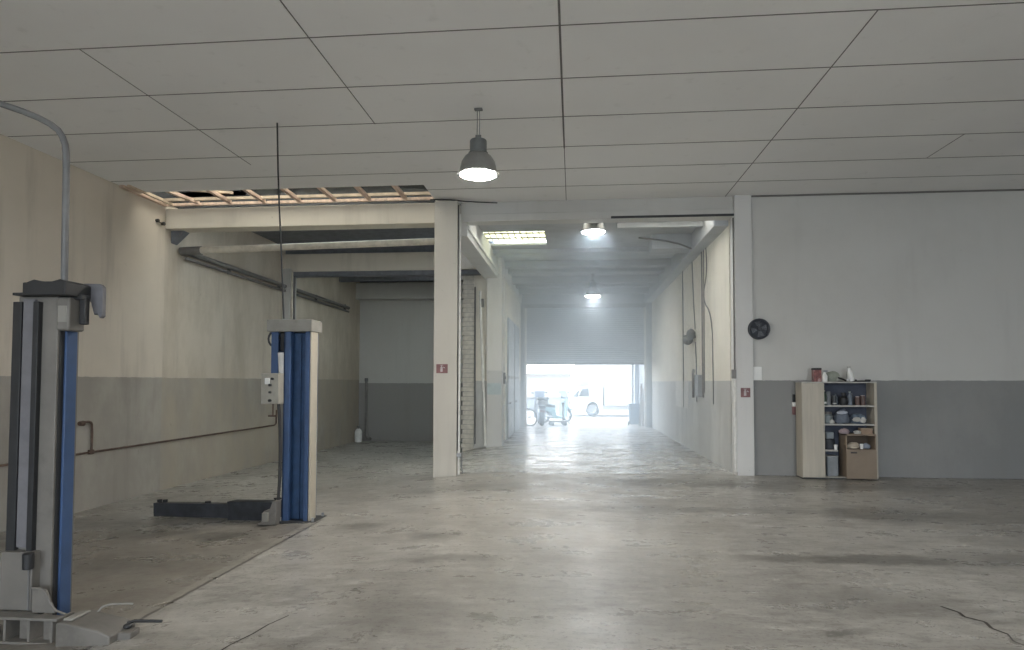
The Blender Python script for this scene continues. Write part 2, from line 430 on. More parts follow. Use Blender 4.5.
# side bay
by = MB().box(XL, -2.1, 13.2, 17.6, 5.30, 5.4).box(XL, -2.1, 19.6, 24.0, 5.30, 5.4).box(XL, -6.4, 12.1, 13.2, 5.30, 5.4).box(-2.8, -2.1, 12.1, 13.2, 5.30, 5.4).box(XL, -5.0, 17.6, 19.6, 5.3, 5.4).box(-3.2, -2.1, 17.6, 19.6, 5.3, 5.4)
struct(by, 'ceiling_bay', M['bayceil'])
struct(MB().box(XL, -2.9, 23.2, 23.45, -.7, 5.35), 'wall_bay_back', M['wall_bay'])
bb = MB().box(XL, -2.2, 16.85, 17.2, 4.62, 5.10).box(XL, -2.2, 16.95, 17.2, 5.10, 5.31, 1).box(XL, -2.2, 16.9, 17.15, 4.50, 4.62, 1)  # dark lower strip is the shadow under the beam, put in as colour
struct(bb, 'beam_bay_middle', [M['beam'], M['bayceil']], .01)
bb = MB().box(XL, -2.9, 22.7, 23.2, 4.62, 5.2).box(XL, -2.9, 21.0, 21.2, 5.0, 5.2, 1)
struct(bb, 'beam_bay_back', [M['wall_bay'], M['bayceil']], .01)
struct(MB().box(XL, XL + .22, 16.8, 17.2, -.6, 4.7), 'pillar_bay_left', M['wall_bay'], .01)
# wall between bay and passage, with its end pillar and the toothed brick pier
struct(MB().box(-2.9, -1.95, 17.6, 24.2, -.6, 5.35), 'wall_passage_left', M['wall_corr'])
struct(MB().box(-2.27, -1.86, 17.0, 17.62, -.2, 4.97), 'pillar_passage', M['pillar_b'], .012)
struct(MB().box(-2.64, -2.27, 17.25, 17.6, -.3, 5.0), 'wall_stub', M['wall_corr'])
bp = MB(); z = -.35; k = 0
while z < 4.6:
    dx = .045 if k % 2 else 0
    bp.box(-2.98 + dx, -2.64, 17.2, 17.6, z, z + .105, 0); bp.box(-2.95 + dx, -2.64, 17.22, 17.6, z + .105, z + .125, 1)
    z += .125; k += 1
struct(bp, 'pillar_brick', [M['brick'], M['mortar']])
# longitudinal edge beams of the passage
eb = MB().box(-2.35, -1.98, 12.05, 17.3, 4.40, 4.97).box(-1.98, -1.94, 12.05, 17.1, 4.52, 4.60, 1).box(-1.99, -1.9, 17.6, 24.2, 4.60, 4.95)
struct(eb, 'beam_passage_left', [M['pillar_white'], M['pipe_white']], .01)
struct(MB().box(2.62, 2.9, 12.3, 24.2, 4.56, 4.95), 'beam_passage_right', M['corrceil'], .01)
# passage right wall and ceiling with cross beams, rooflight opening
struct(MB().box(2.88, 3.1, 12.28, 24.6, -.1, 5.0), 'wall_passage_right', M['wall_corr'])
SX0, SX1, SY0, SY1 = -2.05, -.62, 14.1, 15.5
cc = MB()
cc.box(-2.1, 2.9, 13.1, SY0, 4.95, 5.0); cc.box(-2.1, -1.8, 12.3, 13.1, 4.95, 5.0); cc.box(.1, .75, 12.3, 13.1, 4.95, 5.0); cc.box(2.6, 2.9, 12.3, 13.1, 4.95, 5.0); cc.box(-2.1, 2.9, SY1, 24.5, 4.95, 5.0)
cc.box(-2.1, SX0, SY0, SY1, 4.95, 5.0); cc.box(SX1, 2.9, SY0, SY1, 4.95, 5.0)
for y, h in ((16.0, .10), (17.6, .16), (18.9, .10), (20.2, .22), (21.6, .14), (22.8, .2)):
    cc.box(-1.98, 2.65, y, y + .22, 4.95 - h, 4.95)
struct(cc, 'ceiling_passage', M['corrceil'])
struct(MB().box(1.75, 2.65, 14.6, 15.2, 4.62, 4.95).box(.9, 2.65, 13.3, 13.42, 4.80, 4.95), 'beam_passage_stub', M['corrceil'], .01)

# end wall with the roller shutter
SXL, SXR, STOP, SBOT = -1.80, 2.68, 4.42, 2.36
struct(MB().box(-2.9, SXL, 24.2, 24.55, -.6, 5.0).box(SXR, 3.1, 24.2, 24.55, -.1, 5.0).box(SXL, SXR, 24.2, 24.55, STOP, 5.0), 'wall_end', M['corrceil'])
dr = bpy.data.objects.new('door_1', None); C.objects.link(dr); dr['kind'] = 'structure'
sh = MB(); n = 27; hh = (STOP - SBOT) / n
for i in range(n):
    z0 = SBOT + i * hh
    sh.prism([(24.30, z0), (24.285, z0 + hh * .25), (24.285, z0 + hh * .72), (24.30, z0 + hh * .98), (24.32, z0 + hh * .98), (24.32, z0)], 'x', SXL + .02, SXR - .02)
sh.build('shutter_curtain', M['shutter'], dr)
MB().box(SXL + .02, SXR - .02, 24.27, 24.33, SBOT - .06, SBOT).build('bottom_bar', M['rail_grey'], dr, .005)
MB().box(SXL, SXL + .07, 24.23, 24.36, -.05, STOP).build('guide_rail', M['pipe_white'], dr, .005)
MB().box(SXR - .07, SXR, 24.23, 24.36, -.02, STOP).build('guide_rail', M['pipe_white'], dr, .005)
MB().box(SXL, SXR, 24.16, 24.4, STOP, STOP + .14).build('shutter_box', M['rail_grey'], dr, .01)

# rooflight of the passage (yellowed translucent sheet)
def sky_sheet(name, c0, c1):
    m, n, b = nt(name)
    co = coord(n); f = noise_(n, co, 5, 5, .6, (3, .6, 1))
    c = mix(n, ramp(n, f, .35, .65), c0, c1)
    n.nodes.remove(b); t = node(n, 'ShaderNodeBsdfTranslucent'); tr = node(n, 'ShaderNodeBsdfTransparent')
    n.links.new(c, t.inputs[0]); n.links.new(c, tr.inputs[0])
    mx = node(n, 'ShaderNodeMixShader'); mx.inputs[0].default_value = .04
    n.links.new(t.outputs[0], mx.inputs[1]); n.links.new(tr.outputs[0], mx.inputs[2])
    n.links.new(mx.outputs[0], n.nodes['Material Output'].inputs[0])
    return m
M['sheet'] = sky_sheet('yellowed translucent sheet', (.68, .62, .40), (.95, .91, .74))
M['sheet_warm'] = sky_sheet('aged translucent sheet', (.92, .82, .69), (.97, .90, .80))
M['sheet_white'] = sky_sheet('white translucent sheet', (.85, .85, .8), (.95, .95, .9))
w1 = bpy.data.objects.new('window_1', None); C.objects.link(w1); w1['kind'] = 'structure'
MB().box(SX0, SX1, SY0, SY1, 5.06, 5.07).build('roof_sheet', M['sheet'], w1)
fr = MB()
for i in range(11):
    x = SX0 + (SX1 - SX0) * i / 10
    fr.box(x - .008, x + .008, SY0, SY1, 5.02, 5.05)
for y in (SY0 + .45, SY0 + .92): fr.box(SX0, SX1, y - .012, y + .012, 5.0, 5.03)
fr.build('window_frame', M['pipe_dark'], w1)

for nm, k, (x0, x1, y0, y1), z in (('window_2', 'sheet_warm', SKY_OPEN, 6.42), ('window_added_3', 'sheet_white', (-6.4, -2.8, 12.1, 13.2), 5.42), ('window_added_5', 'sheet_warm', (-1.8, .1, 12.35, 13.1), 5.12), ('window_added_6', 'sheet_warm', (.75, 2.6, 12.35, 13.1), 5.12), ('window_added_4', 'sheet_white', (-5.0, -3.2, 17.6, 19.6), 5.42)):  # rooflights over the bay and behind the header are unseen, added for brightness
    struct(MB().box(x0 - .1, x1 + .1, y0 - .1, y1 + .1, z, z + .01), nm, M[k])
# ------------------------------------------------------------------ pipes and cables of the building
def run(name, label, cat, pts, r, m, smooth=0, seg=10, group=None):
    return tag(MB().tube(pts, r, seg, smooth=smooth).build(name, M[m]), label, cat, group)
ph = thing('overhead_pipe', 'thick cream pipe running level under the front beam to the column', 'pipe', (0, 0, 0))
MB().tube([(XL + .25, 12.2, 4.25), (-2.52, 12.12, 4.33)], .066, 14).build('pipe_run', M['pipe_cream'], ph)
MB().tube([(XL + .02, 12.2, 4.24), (XL + .45, 12.2, 4.25)], .085, 16).build('pipe_socket', M['pipe_dark'], ph)
pd = thing('wall_pipe', 'pair of dark pipes running back along the left wall into the bay', 'pipe', (0, 0, 0))
for dz, r in ((0, .055), (-.13, .032)):
    MB().tube([(XL + .07, 12.3, 4.24 + dz), (XL + .07, 17, 4.22 + dz), (XL + .07, 21.8, 4.2 + dz)], r, 10).build('pipe_run', M['pipe_dark'], pd)
for y in (14, 16.5, 19, 21.5): MB().box(XL, XL + .08, y - .015, y + .015, 4.08, 4.28).build('pipe_bracket', M['pipe_dark'], pd)
t = thing('floodlight', 'small dark twin fitting at the end of the cream beam in the corner', 'wall fitting', (XL - .006, 11.5, 4.66))
MB().lathe([(.0, 0), (.03, 0), (.036, .05), (.03, .06), (0, .06)], 14, (.0, -.06, 0.01), 'x').build('lamp_head', M['black'], t)
MB().lathe([(.0, 0), (.03, 0), (.036, .05), (.03, .06), (0, .06)], 14, (.03, .07, -.02), 'x').build('lamp_head', M['black'], t)
MB().tube([(.01, -.06, 0.01), (.03, .0, -.005), (.05, .07, -.02)], .010).build('bracket', M['black'], t)
wc = thing('wall_conduit', 'thin rusty conduit running along the left wall near knee height', 'conduit', (0, 0, 0))
MB().tube([(XL + .025, 6.0, .49), (XL + .025, 10, .50), (XL + .025, 13, .505), (XL + .025, 16.4, .51), (XL + .025, 16.5, .55), (XL + .025, 16.5, .9)], .017, 8).build('conduit_run', M['rust'], wc)
MB().tube([(XL + .03, 9.90, .50), (XL + .03, 9.90, .93), (XL + .05, 9.84, 1.0), (XL + .05, 9.66, 1.0)], .018, 8, smooth=1).build('riser', M['rust'], wc)
MB().cyl((XL + .05, 9.68, .98), (XL + .05, 9.60, .98), .045, .035, 12).build('tap', M['rust'], wc)
MB().box(XL, XL + .045, 9.85, 9.95, .47, .54).build('tee_joint', M['rust'], wc, .006)
# bay pipes and cylinder at the back left corner
bp_ = thing('bay_downpipe', 'dark downpipe against the bay back wall near its left corner', 'pipe', (-7.5, 23.12, 0))
MB().tube([(0, 0, 1.7), (0, 0, -.2), (.03, -.05, -.36), (.22, -.1, -.42)], .05, 10, smooth=1).build('pipe_run', M['pipe_dark'], bp_)
MB().lathe([(.0, 1.66), (.065, 1.66), (.065, 1.78), (0, 1.78)], 12).build('pipe_collar', M['cable_grey'], bp_)
can = thing('gas_cylinder', 'small pale cylinder on the floor in the far left bay corner', 'cylinder', (-7.62, 22.65, zf(-7.62, 22.65)))
MB().lathe([(0, 0), (.11, 0), (.13, .03), (.13, .36), (.09, .45), (.05, .48), (0, .48)], 18).build('body', M['pipe_white'], can)
MB().lathe([(0, .46), (.035, .46), (.035, .54), (.05, .54), (.05, .58), (0, .58)], 12).build('valve', M['cable_grey'], can)
dp = [(XL + .24, 17.0), (XL + .24, 16.85)]
for i, (x, y) in enumerate(dp):
    run('pier_downpipe', ['thin dark pipe down the bay pier, farther from the viewer', 'thin pale pipe down the bay pier, nearer the viewer'][i], 'pipe',
        [(x + .005, y, 4.6), (x + .005, y, 3), (x + .005, y, 1.2)], .03, ['pipe_dark', 'pipe_cream'][i])

# column conduit with bent foot
cp = thing('column_conduit', 'white conduit down the right side of the front column, bent foot', 'conduit', (-2.07, 11.75, 0))
MB().tube([(.0, 0, 4.75), (.0, 0, 2.5), (.0, -.02, .35), (.0, -.02, -.03)], .02, 10).build('conduit_run', M['pipe_white'], cp)
MB().tube([(-.02, -.06, 4.9), (-.02, -.06, 2), (-.02, -.06, .4)], .009, 6).build('cable', M['cable'], cp)
MB().tube([(.0, -.05, .33), (.05, -.05, .33), (.055, -.05, .1), (.09, -.08, -.01)], .014, 8, smooth=1).build('drain_foot', M['cable_grey'], cp)
MB().box(-.03, .05, -.08, .0, .29, .36).build('valve', M['rail_grey'], cp, .006)
run('column_top_cable', 'dark cable sagging along the ceiling edge over the front column', 'cable',
    [(-2.6, 11.62, 4.99), (-2.35, 11.6, 4.985), (-1.9, 11.8, 4.985), (-1.4, 11.93, 4.99)], .012, 'cable', 1)
# passage pillar pipe, poster
pp = thing('leaning_downpipe', 'white plastic downpipe slanting down the passage pillar', 'pipe', (0, 0, 0))
MB().tube([(-2.44, 16.95, 4.05), (-2.44, 16.95, 3.9), (-2.29, 16.95, .2), (-2.29, 16.95, -.02)], .035, 10).build('pipe_run', M['pipe_white'], pp)
MB().box(-2.44, -2.34, 16.93, 17.0, 3.62, 3.85).build('cable_clip', M['cable_grey'], pp, .01)
run('pillar_side_pipe', 'pale pipe down the passage face of the pillar', 'pipe', [(-1.84, 17.4, 4.5), (-1.84, 17.4, 2.0), (-1.83, 17.4, .1)], .03, 'pipe_white')
run('stub_pipe', 'thin brownish pipe beside the toothed brick pier', 'pipe', [(-2.61, 17.2, 4.2), (-2.61, 17.2, 1.9), (-2.60, 17.2, 0)], .022, 'cable_grey')
tag(MB().box(-2.25, -1.88, 16.985, 17.002, 1.32, 1.62).build('poster', M['poster']), 'faded pale blue poster on the passage pillar', 'poster')
t = thing('wall_switch', 'small dark switch on the passage side of the pillar', 'switch', (-1.85, 17.3, 1.75))
MB().box(0, .05, -.08, .08, -.15, .15).build('housing', M['cable_grey'], t, .008); MB().box(.05, .07, -.03, .03, -.03, .05).build('lever', M['black'], t, .004)
# passage left wall leaf panels
for y, lab in ((19.2, 'nearer grey metal door leaf on the left passage wall'), (21.3, 'farther grey metal door leaf on the left passage wall')):
    t = thing('metal_door_leaf', lab, 'door', (-1.945, y, -.03))
    MB().box(0, .045, 0, 1.75, .02, 3.6).build('door_panel', M['shutter'], t, .006)
    MB().box(.045, .06, .1, 1.65, 1.78, 1.86).build('rail', M['rail_grey'], t, .004)
    MB().cyl((.045, .15, 1.05), (.10, .15, 1.05), .018).build('handle', M['pipe_dark'], t)

# right passage wall: cables, horn, switch box
xw = 2.868
rc = thing('wall_cable', 'dark double conduit hanging down the right passage wall to a switch box', 'cable', (0, 0, 0))
MB().tube([(xw, 14.75, 4.56), (xw, 14.75, 1.45), (xw, 14.70, 1.32)], .022, 8).build('conduit_run', M['pipe_dark'], rc)
MB().tube([(xw, 14.55, 4.56), (xw, 14.6, 1.42)], .012, 8).build('conduit_run', M['cable_grey'], rc)
run('looping_cable', 'thin loose cable crossing the dark conduit and dropping to the grey band', 'cable',
    [(xw, 14.3, 4.56), (xw, 14.2, 4.0), (xw, 14.75, 3.5), (xw, 13.75, 3.05), (xw, 13.7, 2.0), (xw, 13.69, 1.2)], .011, 'cable_grey', 2)
run('horn_cable', 'thin cable hanging from the ceiling edge to the dark horn', 'cable', [(xw, 15.95, 4.56), (xw, 15.8, 3.6), (xw, 15.62, 2.9)], .012, 'cable_grey', 1)
run('lower_horn_cable', 'thin cable running down from the dark horn to the grey band', 'cable', [(xw, 15.6, 2.6), (xw, 15.5, 2.0), (xw, 15.5, 1.2)], .012, 'cable_grey', 1)
hn = thing('alarm_horn', 'dark grey horn on the right passage wall between two thin cables', 'alarm horn', (2.88, 15.62, 2.72))
MB().lathe([(0, 0), (.05, 0), (.065, .08), (.10, .22), (.125, .26), (.115, .265), (0, .2)], 18, (-.14, 0, -.05), 'y').build('bell', M['pipe_dark'], hn)
MB().blob((-.12, -.05, .06), (.10, .12, .13), .15, 2, 3, flat=False).build('driver', M['cable_grey'], hn)
MB().box(-.14, 0, -.04, .04, -.03, .03).build('bracket', M['pipe_dark'], hn, .004)
sb = thing('switch_box', 'grey switch box with a lever low on the right passage wall', 'switch box', (2.88, 15.08, 1.6))
MB().box(-.10, 0, -.22, .22, -.27, .22).build('housing', M['rail_grey'], sb, .012)
MB().tube([(-.12, .26, -.3), (-.12, .26, .26), (-.10, .30, .34)], .03, 10).build('lever', M['pipe_dark'], sb)
pe = thing('corner_conduit', 'pale conduit down the inner edge of the white corner pillar', 'conduit', (2.88, 11.95, 0))
MB().tube([(0, 0, 1.8), (0, 0, .06)], .022, 10).build('lower_run', M['pipe_white'], pe)
MB().tube([(0, 0, 4.62), (0, 0, 1.8)], .014, 8).build('upper_run', M['pipe_dark'], pe)
MB().box(-.05, .02, -.04, .04, 1.72, 1.88).build('junction_box', M['pipe_dark'], pe, .006)
tag(MB().box(2.868, 2.879, 16.6, 18.6, 1.0, 1.69).build('wall_panel', M['pillar_white']), 'white worn panel patch on the grey band of the passage wall', 'panel')
run('far_wall_conduit', 'thin grey conduit down the right passage wall left of the horn', 'conduit', [(xw, 17.3, 4.56), (xw, 17.3, 2.5), (xw, 17.3, 1.0)], .014, 'cable_grey')
# conduits near ceiling of passage
run('ceiling_conduit', 'dark conduit slanting under the passage ceiling by the right beam', 'conduit', [(1.4, 13.9, 4.72), (2.2, 14.3, 4.70), (2.6, 14.55, 4.60)], .02, 'pipe_dark', 1)

# extinguisher signs
def sign(x, y, z, w, h, label):
    t = thing('fire_extinguisher_sign', label, 'sign', (x, y, z), 0)
    MB().box(-w / 2, w / 2, 0, .008, -h / 2, h / 2).build('plate', M['red'], t, .002)
    p = MB(); a = .001
    k = h / .16
    p.prism([(-.028 * k, -.055 * k), (.012 * k, -.055 * k), (.012 * k, .025 * k), (.0, .04 * k), (-.016 * k, .04 * k), (-.028 * k, .025 * k)], 'y', -.004, a)
    p.box(-.014 * k, -.002 * k, -.004, a, .04 * k, .062 * k)
    p.box(-.03 * k, .02 * k, -.004, a, .056 * k, .066 * k)
    p.prism([(.02 * k, .02 * k), (.05 * k, .005 * k), (.055 * k, .018 * k), (.028 * k, .034 * k)], 'y', -.004, a)
    p.build('pictogram', M['sign_white'], t)
sign(-2.37, 11.64, 1.89, .21, .165, 'red fire extinguisher sign on the front column')
sign(3.055, 11.91, 1.47, .165, .165, 'red fire extinguisher sign on the white corner pillar')
tag(MB().box(3.205, 3.36, 11.965, 12.004, 1.69, 1.93).build('junction_box', M['white'], None, .008), 'blank white box on the wall under the round fan', 'box')
# wall fan
fn = thing('wall_fan', 'round dark ventilation fan on the white wall beside the corner pillar', 'fan', (3.29, 11.918, 2.60))
MB().lathe([(.0, -.02), (.155, -.02), (.155, -.09), (.175, -.10), (.185, -.085), (.185, -.002), (0, -.002)], 40, axis='y').build('rim', M['fan'], fn)
bl = MB()
for k in range(4):
    a = k * PI / 2 + .25
    pts = []
    for r, s0, s1 in ((.03, -.35, .35), (.09, -.42, .40), (.145, -.42, .36)):
        pts.append((r, s0, s1))
    vs = []
    for r, s0, s1 in pts:
        for s_, dy in ((s0, -.045), (s1, -.075)):
            for th in (0, .006): vs.append((r * math.cos(a + s_), dy + th, r * math.sin(a + s_)))
    fs = []
    for i in range(2):
        o = i * 4
        fs += [(o, o + 2, o + 6, o + 4), (o + 1, o + 5, o + 7, o + 3), (o, o + 4, o + 5, o + 1), (o + 2, o + 3, o + 7, o + 6)]
    fs += [(0, 1, 3, 2), (8, 10, 11, 9)]
    bl.add(vs, fs)
bl.build('blades', M['fan_blade'], fn)
MB().lathe([(0, -.10), (.04, -.095), (.045, -.03), (0, -.03)], 20, axis='y').build('hub', M['fan'], fn)
g = MB()
for r in (.06, .09, .12, .15):
    g.tube([(r * math.cos(2 * PI * k / 32), -.098, r * math.sin(2 * PI * k / 32)) for k in range(33)], .0025, 5)
for k in range(4):
    a = k * PI / 4
    g.tube([(-.165 * math.cos(a), -.096, -.165 * math.sin(a)), (.165 * math.cos(a), -.096, .165 * math.sin(a))], .003, 5)
g.build('grille', M['fan'], fn)

# ------------------------------------------------------------------ lamps
def pendant(x, y, z, top, label, glow):
    """z = height of the lens rim"""
    t = thing('pendant_lamp', label, 'lamp', (x, y, z), 0, 'bell pendant lamps')
    MB().lathe([(.255, .0), (.262, .0), (.262, .012), (.235, .03), (.222, .09), (.205, .16), (.165, .225), (.118, .262), (.112, .262),
                (.155, .218), (.198, .155), (.214, .09), (.226, .03)], 48).build('shade', M['lamp_shade'], t)
    MB().lathe([(0, .255), (.12, .255), (.122, .275), (.105, .285), (.105, .42), (.098, .435), (.06, .45), (0, .45)], 32).build('ballast_housing', M['lamp_body'], t, .004)
    MB().box(-.035, .035, -.012, .012, .44, .50).build('hook', M['lamp_body'], t, .004)
    c = MB()
    for dx in (-.016, .016): c.tube([(dx, 0, .48), (dx * .8, 0, top - z)], .005, 6)
    c.build('suspension_wire', M['cable_grey'], t)
    MB().box(-.05, .05, -.03, .03, top - z - .02, top - z).build('ceiling_plate', M['cable_grey'], t, .003)
    MB().lathe([(0, -.035), (.10, -.03), (.19, -.012), (.245, .008), (.235, .02), (0, .02)], 40).build('lens', M[glow], t)
pendant(-1.16, 7.85, 4.20, ZC, 'grey bell pendant lamp hanging from the board ceiling in the main hall', 'lamp_glow')
pendant(.41, 12.95, 4.64, 4.95, 'lit pendant lamp just behind the header beam of the passage', 'lamp_glow_cool')
pendant(.61, 19.9, 4.27, 4.95, 'lit pendant lamp deep in the passage near the roller shutter', 'lamp_glow_cool')

# unseen lamp copies added behind the viewer to light the hall
proto = bpy.data.objects['pendant_lamp']
for i, (x, y) in enumerate(((-4.6, -4.6), (-.4, -3.2), (4.2, -4.6), (4.6, .4))):
    c = proto.copy(); C.objects.link(c); c.location = (x, y, 4.20)
    c['label'] = 'unseen bell pendant lamp added behind the viewer to light the hall'; c['group'] = 'added lamps behind the viewer'
    for ch in proto.children:
        d = ch.copy(); C.objects.link(d); d.parent = c

# ------------------------------------------------------------------ near lift post
zb = -.17
L1 = thing('vehicle_lift_post', 'light grey lift post with black cap and blue side, near the viewer', 'vehicle lift', (-3.893, 4.50, zb), 0, 'two-post vehicle lift')
def l1(mb, name, m, bev=.004): return mb.build(name, M[m], L1, bev)
# local frame: x -.19..+.18, back face toward -y
l1(MB().box(-.17, .143, -.09, .12, .02, 2.44), 'column', 'lift_grey', .006)
l1(MB().box(-.185, -.115, -.125, -.08, .58, 2.40), 'screw_cover', 'black')
l1(MB().box(-.022, .022, -.13, -.08, .56, 2.40), 'screw_cover', 'black')
l1(MB().box(-.113, -.024, -.115, -.08, .62, 2.42), 'cover_panel', 'lift_lilac')
l1(MB().box(.143, .150, -.07, -.01, .02, 2.2), 'edge_gap', 'black', 0)
l1(MB().prism([(.143, -.03), (.168, -.03), (.168, .075), (.143, .085)], 'z', .02, 2.24), 'blue_flange', 'blue', .006)
l1(MB().box(-.185, .06, -.165, -.05, .19, .60), 'lower_housing', 'lift_grey', .008)
hb = l1(MB().cyl((.05, -.185, .49), (.05, -.185, .60), .035, .038, 14), 'rubber_stop', 'black')
sb_ = MB(); sb_.tube([(.046, -.175, .50), (.046, -.172, .20)], .006, 6)
l1(sb_, 'cable_stay', 'cable_grey', 0)
cpm = MB().prism([(-.075, 2.44), (.26, 2.44), (.26, 2.47), (.26, 2.535), (.21, 2.555), (.15, 2.54), (.07, 2.54), (.01, 2.555), (-.05, 2.535), (-.075, 2.535)], 'y', -.17, .17)
l1(cpm, 'cap', 'black', .008)
l1(MB().box(-.16, -.06, -.16, -.02, 2.442, 2.462), 'cap_flange', 'black', .003)
l1(MB().prism([(.20, 2.56), (.33, 2.555), (.355, 2.53), (.355, 2.31), (.335, 2.295), (.315, 2.33), (.29, 2.32), (.26, 2.42), (.20, 2.44)], 'y', .08, .12), 'cap_side_plate', 'lift_lilac', .004)
l1(MB().box(.25, .295, -.02, .03, 2.24, 2.44).box(.20, .29, -.05, .03, 2.42, 2.46), 'latch', 'black', .006)
mo = l1(MB().box(.135, .235, -.10, .06, 2.19, 2.435), 'motor_box', 'lift_grey', .014)
MB().box(.15, .22, -.104, -.099, 2.25, 2.37).build('motor_plate', M['cap_grey'], mo, .002)
# base frame and swing arm mount
bf = MB().box(-.32, .36, -.28, .14, .0, .018).box(-.32, .36, -.28, -.20, .165, .185).box(-.32, .10, -.20, -.06, .165, .185)
for x in (-.31, -.05, .13, .30): bf.box(x, x + .02, -.27, -.07, .018, .165)
for x in (-.24, .03, .21): bf.box(x, x + .08, -.22, -.20, .018, .165)
l1(bf, 'base_frame', 'lift_grey', .004)
gp = MB().prism([(.08, .185), (.26, .185), (.18, .35), (.08, .35)], 'y', -.01, .01)
o = gp.build('gusset', M['lift_grey'], L1, .004); o.location = (.0, -.17, 0)
l1(MB().tube([(.09, -.19, .36), (.18, -.19, .36), (.26, -.20, .22), (.36, -.20, .19)], .008, 8, smooth=1), 'safety_wire', 'lift_grey', 0)
# swing arm pointing right
arm = MB().prism([(.40, .01), (.79, .01), (.79, .105), (.70, .14), (.58, .16), (.46, .185), (.40, .18)], 'y', -.34, -.07)
am = l1(arm, 'swing_arm', 'lift_grey', .01)
MB().beam((.68, -.21, .06), (.87, -.19, .055), .12, .085).build('arm_extension', M['lift_grey'], am, .006)
MB().tube([(.50, -.09, .16), (.54, -.06, .22), (.74, -.03, .22)], .007, 8, smooth=1).build('arm_release_rod', M['cap_grey'], am)
MB().tube([(.76, -.12, .115), (.80, -.1, .125), (.98, -.06, .115)], .011, 8).build('pad_pin', M['black'], am)
MB().blob((.80, -.17, .115), (.03, .03, .02), .1, 2, 1, flat=False).build('pin_head', M['black'], am)
MB().box(.42, .49, -.30, -.12, .18, .20).build('arm_lock', M['cap_grey'], am, .01)
# supply conduit up from the near post
run('supply_conduit', 'grey conduit rising from the near lift post and bending to the left', 'conduit',
    [(-3.785, 4.50, 2.39), (-3.79, 4.50, 2.9), (-3.795, 4.50, 3.33), (-3.805, 4.49, 3.46), (-3.87, 4.48, 3.56), (-4.04, 4.46, 3.65), (-4.36, 4.43, 3.76), (-6.0, 4.3, 4.2), (-7.75, 4.1, 4.6)], .024, 'conduit', 1, 12)

# ------------------------------------------------------------------ far lift post
L2 = thing('vehicle_lift_post', 'blue and cream lift post with control box standing by the dark floor arm', 'vehicle lift', (-3.525, 8.22, zf(-3.57, 8.3) - .005), 0, 'two-post vehicle lift')
def l2(mb, name, m, bev=.004): return mb.build(name, M[m], L2, bev)
l2(MB().box(-.19, -.17, -.15, .15, .02, 2.46).box(-.19, .15, .13, .15, .02, 2.46), 'column_back', 'blue')
l2(MB().prism([(-.19, -.15), (-.105, -.15), (-.09, -.10), (-.105, -.05), (-.19, -.05)], 'z', .02, 2.46), 'guide_flange', 'blue', .006)
l2(MB().prism([(.15, -.15), (.095, -.15), (.08, -.10), (.095, -.05), (.15, -.05)], 'z', .02, 2.46), 'guide_flange', 'blue', .006)
l2(MB().box(-.17, .15, -.02, .0, .02, 2.44), 'recess_cover', 'blue_dark')
l2(MB().box(-.012, .0, -.05, -.02, .02, 2.42), 'centre_rib', 'blue_dark', .002)
l2(MB().box(.152, .180, -.14, .07, .02, 2.47), 'side_cover', 'cream_metal', .012)
l2(MB().box(-.41, .19, -.18, .17, 2.45, 2.605), 'cap', 'cap_grey', .006)
l2(MB().box(-.385, -.29, -.10, -.08, 1.86, 2.45).box(-.385, -.365, -.08, .14, 1.86, 2.45).box(-.385, -.19, .10, .14, 1.9, 2.45), 'motor_bracket', 'blue')
l2(MB().lathe([(0, 1.9), (.055, 1.9), (.075, 2.18), (0, 2.18)], 16, (-.235, -.06, 0)), 'capacitor', 'pipe_white', 0)
l2(MB().box(-.285, -.2, -.06, .08, 2.2, 2.44), 'motor_housing', 'black', .01)
lw = MB()
for r, ph_ in ((.10, 0), (.085, .8)):
    lw.tube([(-.36 + r * math.cos(a + ph_) * .8, -.08, 2.36 + r * math.sin(a + ph_)) for a in [k * .45 for k in range(12)]], .008, 6)
lw.tube([(-.32, -.06, 2.35), (-.30, -.05, 2.15), (-.28, -.06, 1.93)], .008, 6, smooth=1)
lw.tube([(-.24, -.06, 2.32), (-.22, -.05, 2.1), (-.25, -.06, 1.93)], .008, 6, smooth=1)
l2(lw, 'wire_loop', 'cable', 0)
cb = l2(MB().box(-.415, -.185, -.30, -.11, 1.52, 1.91), 'control_box', 'box_grey', .008)
MB().box(-.36, -.30, -.32, -.295, 1.77, 1.85).build('main_switch', M['white'], cb, .006)
for z, r in ((1.84, .016), (1.76, .018), (1.67, .014), (1.565, .018)):
    MB().cyl((-.31 + (.05 if z > 1.8 else .02), -.33, z), (-.31 + (.05 if z > 1.8 else .02), -.298, z), r, None, 12).build('push_button', M['black'], cb)
l2(MB().tube([(-.30, -.2, 1.53), (-.30, -.2, 1.37)], .009, 6).tube([(-.36, -.2, 1.365), (-.25, -.2, 1.365)], .011, 6), 'box_outlet', 'rust', 0)
l2(MB().tube([(-.235, -.18, 1.53), (-.20, -.19, 1.1), (-.195, -.20, .6), (-.22, -.19, .25), (-.21, -.16, .15)], .02, 10, smooth=2), 'hydraulic_hose', 'cable', 0)
l2(MB().box(-.26, .27, -.20, .22, .0, .03), 'base_plate', 'steel_dark', .004)
for x, y in ((-.2, -.17), (.23, -.16), (.23, .17), (-.2, .18)):
    l2(MB().cyl((x, y, .03), (x, y, .075), .018, None, 6), 'anchor_bolt', 'rail_grey', 0)
l2(MB().prism([(-.45, .0), (-.19, .0), (-.19, .30), (-.24, .30), (-.28, .2), (-.36, .17), (-.36, .06)], 'y', -.30, -.16), 'arm_carriage', 'lift_grey', .008)
l2(MB().box(-.36, -.28, -.34, -.30, .05, .16), 'carriage_lock', 'cap_grey', .006)
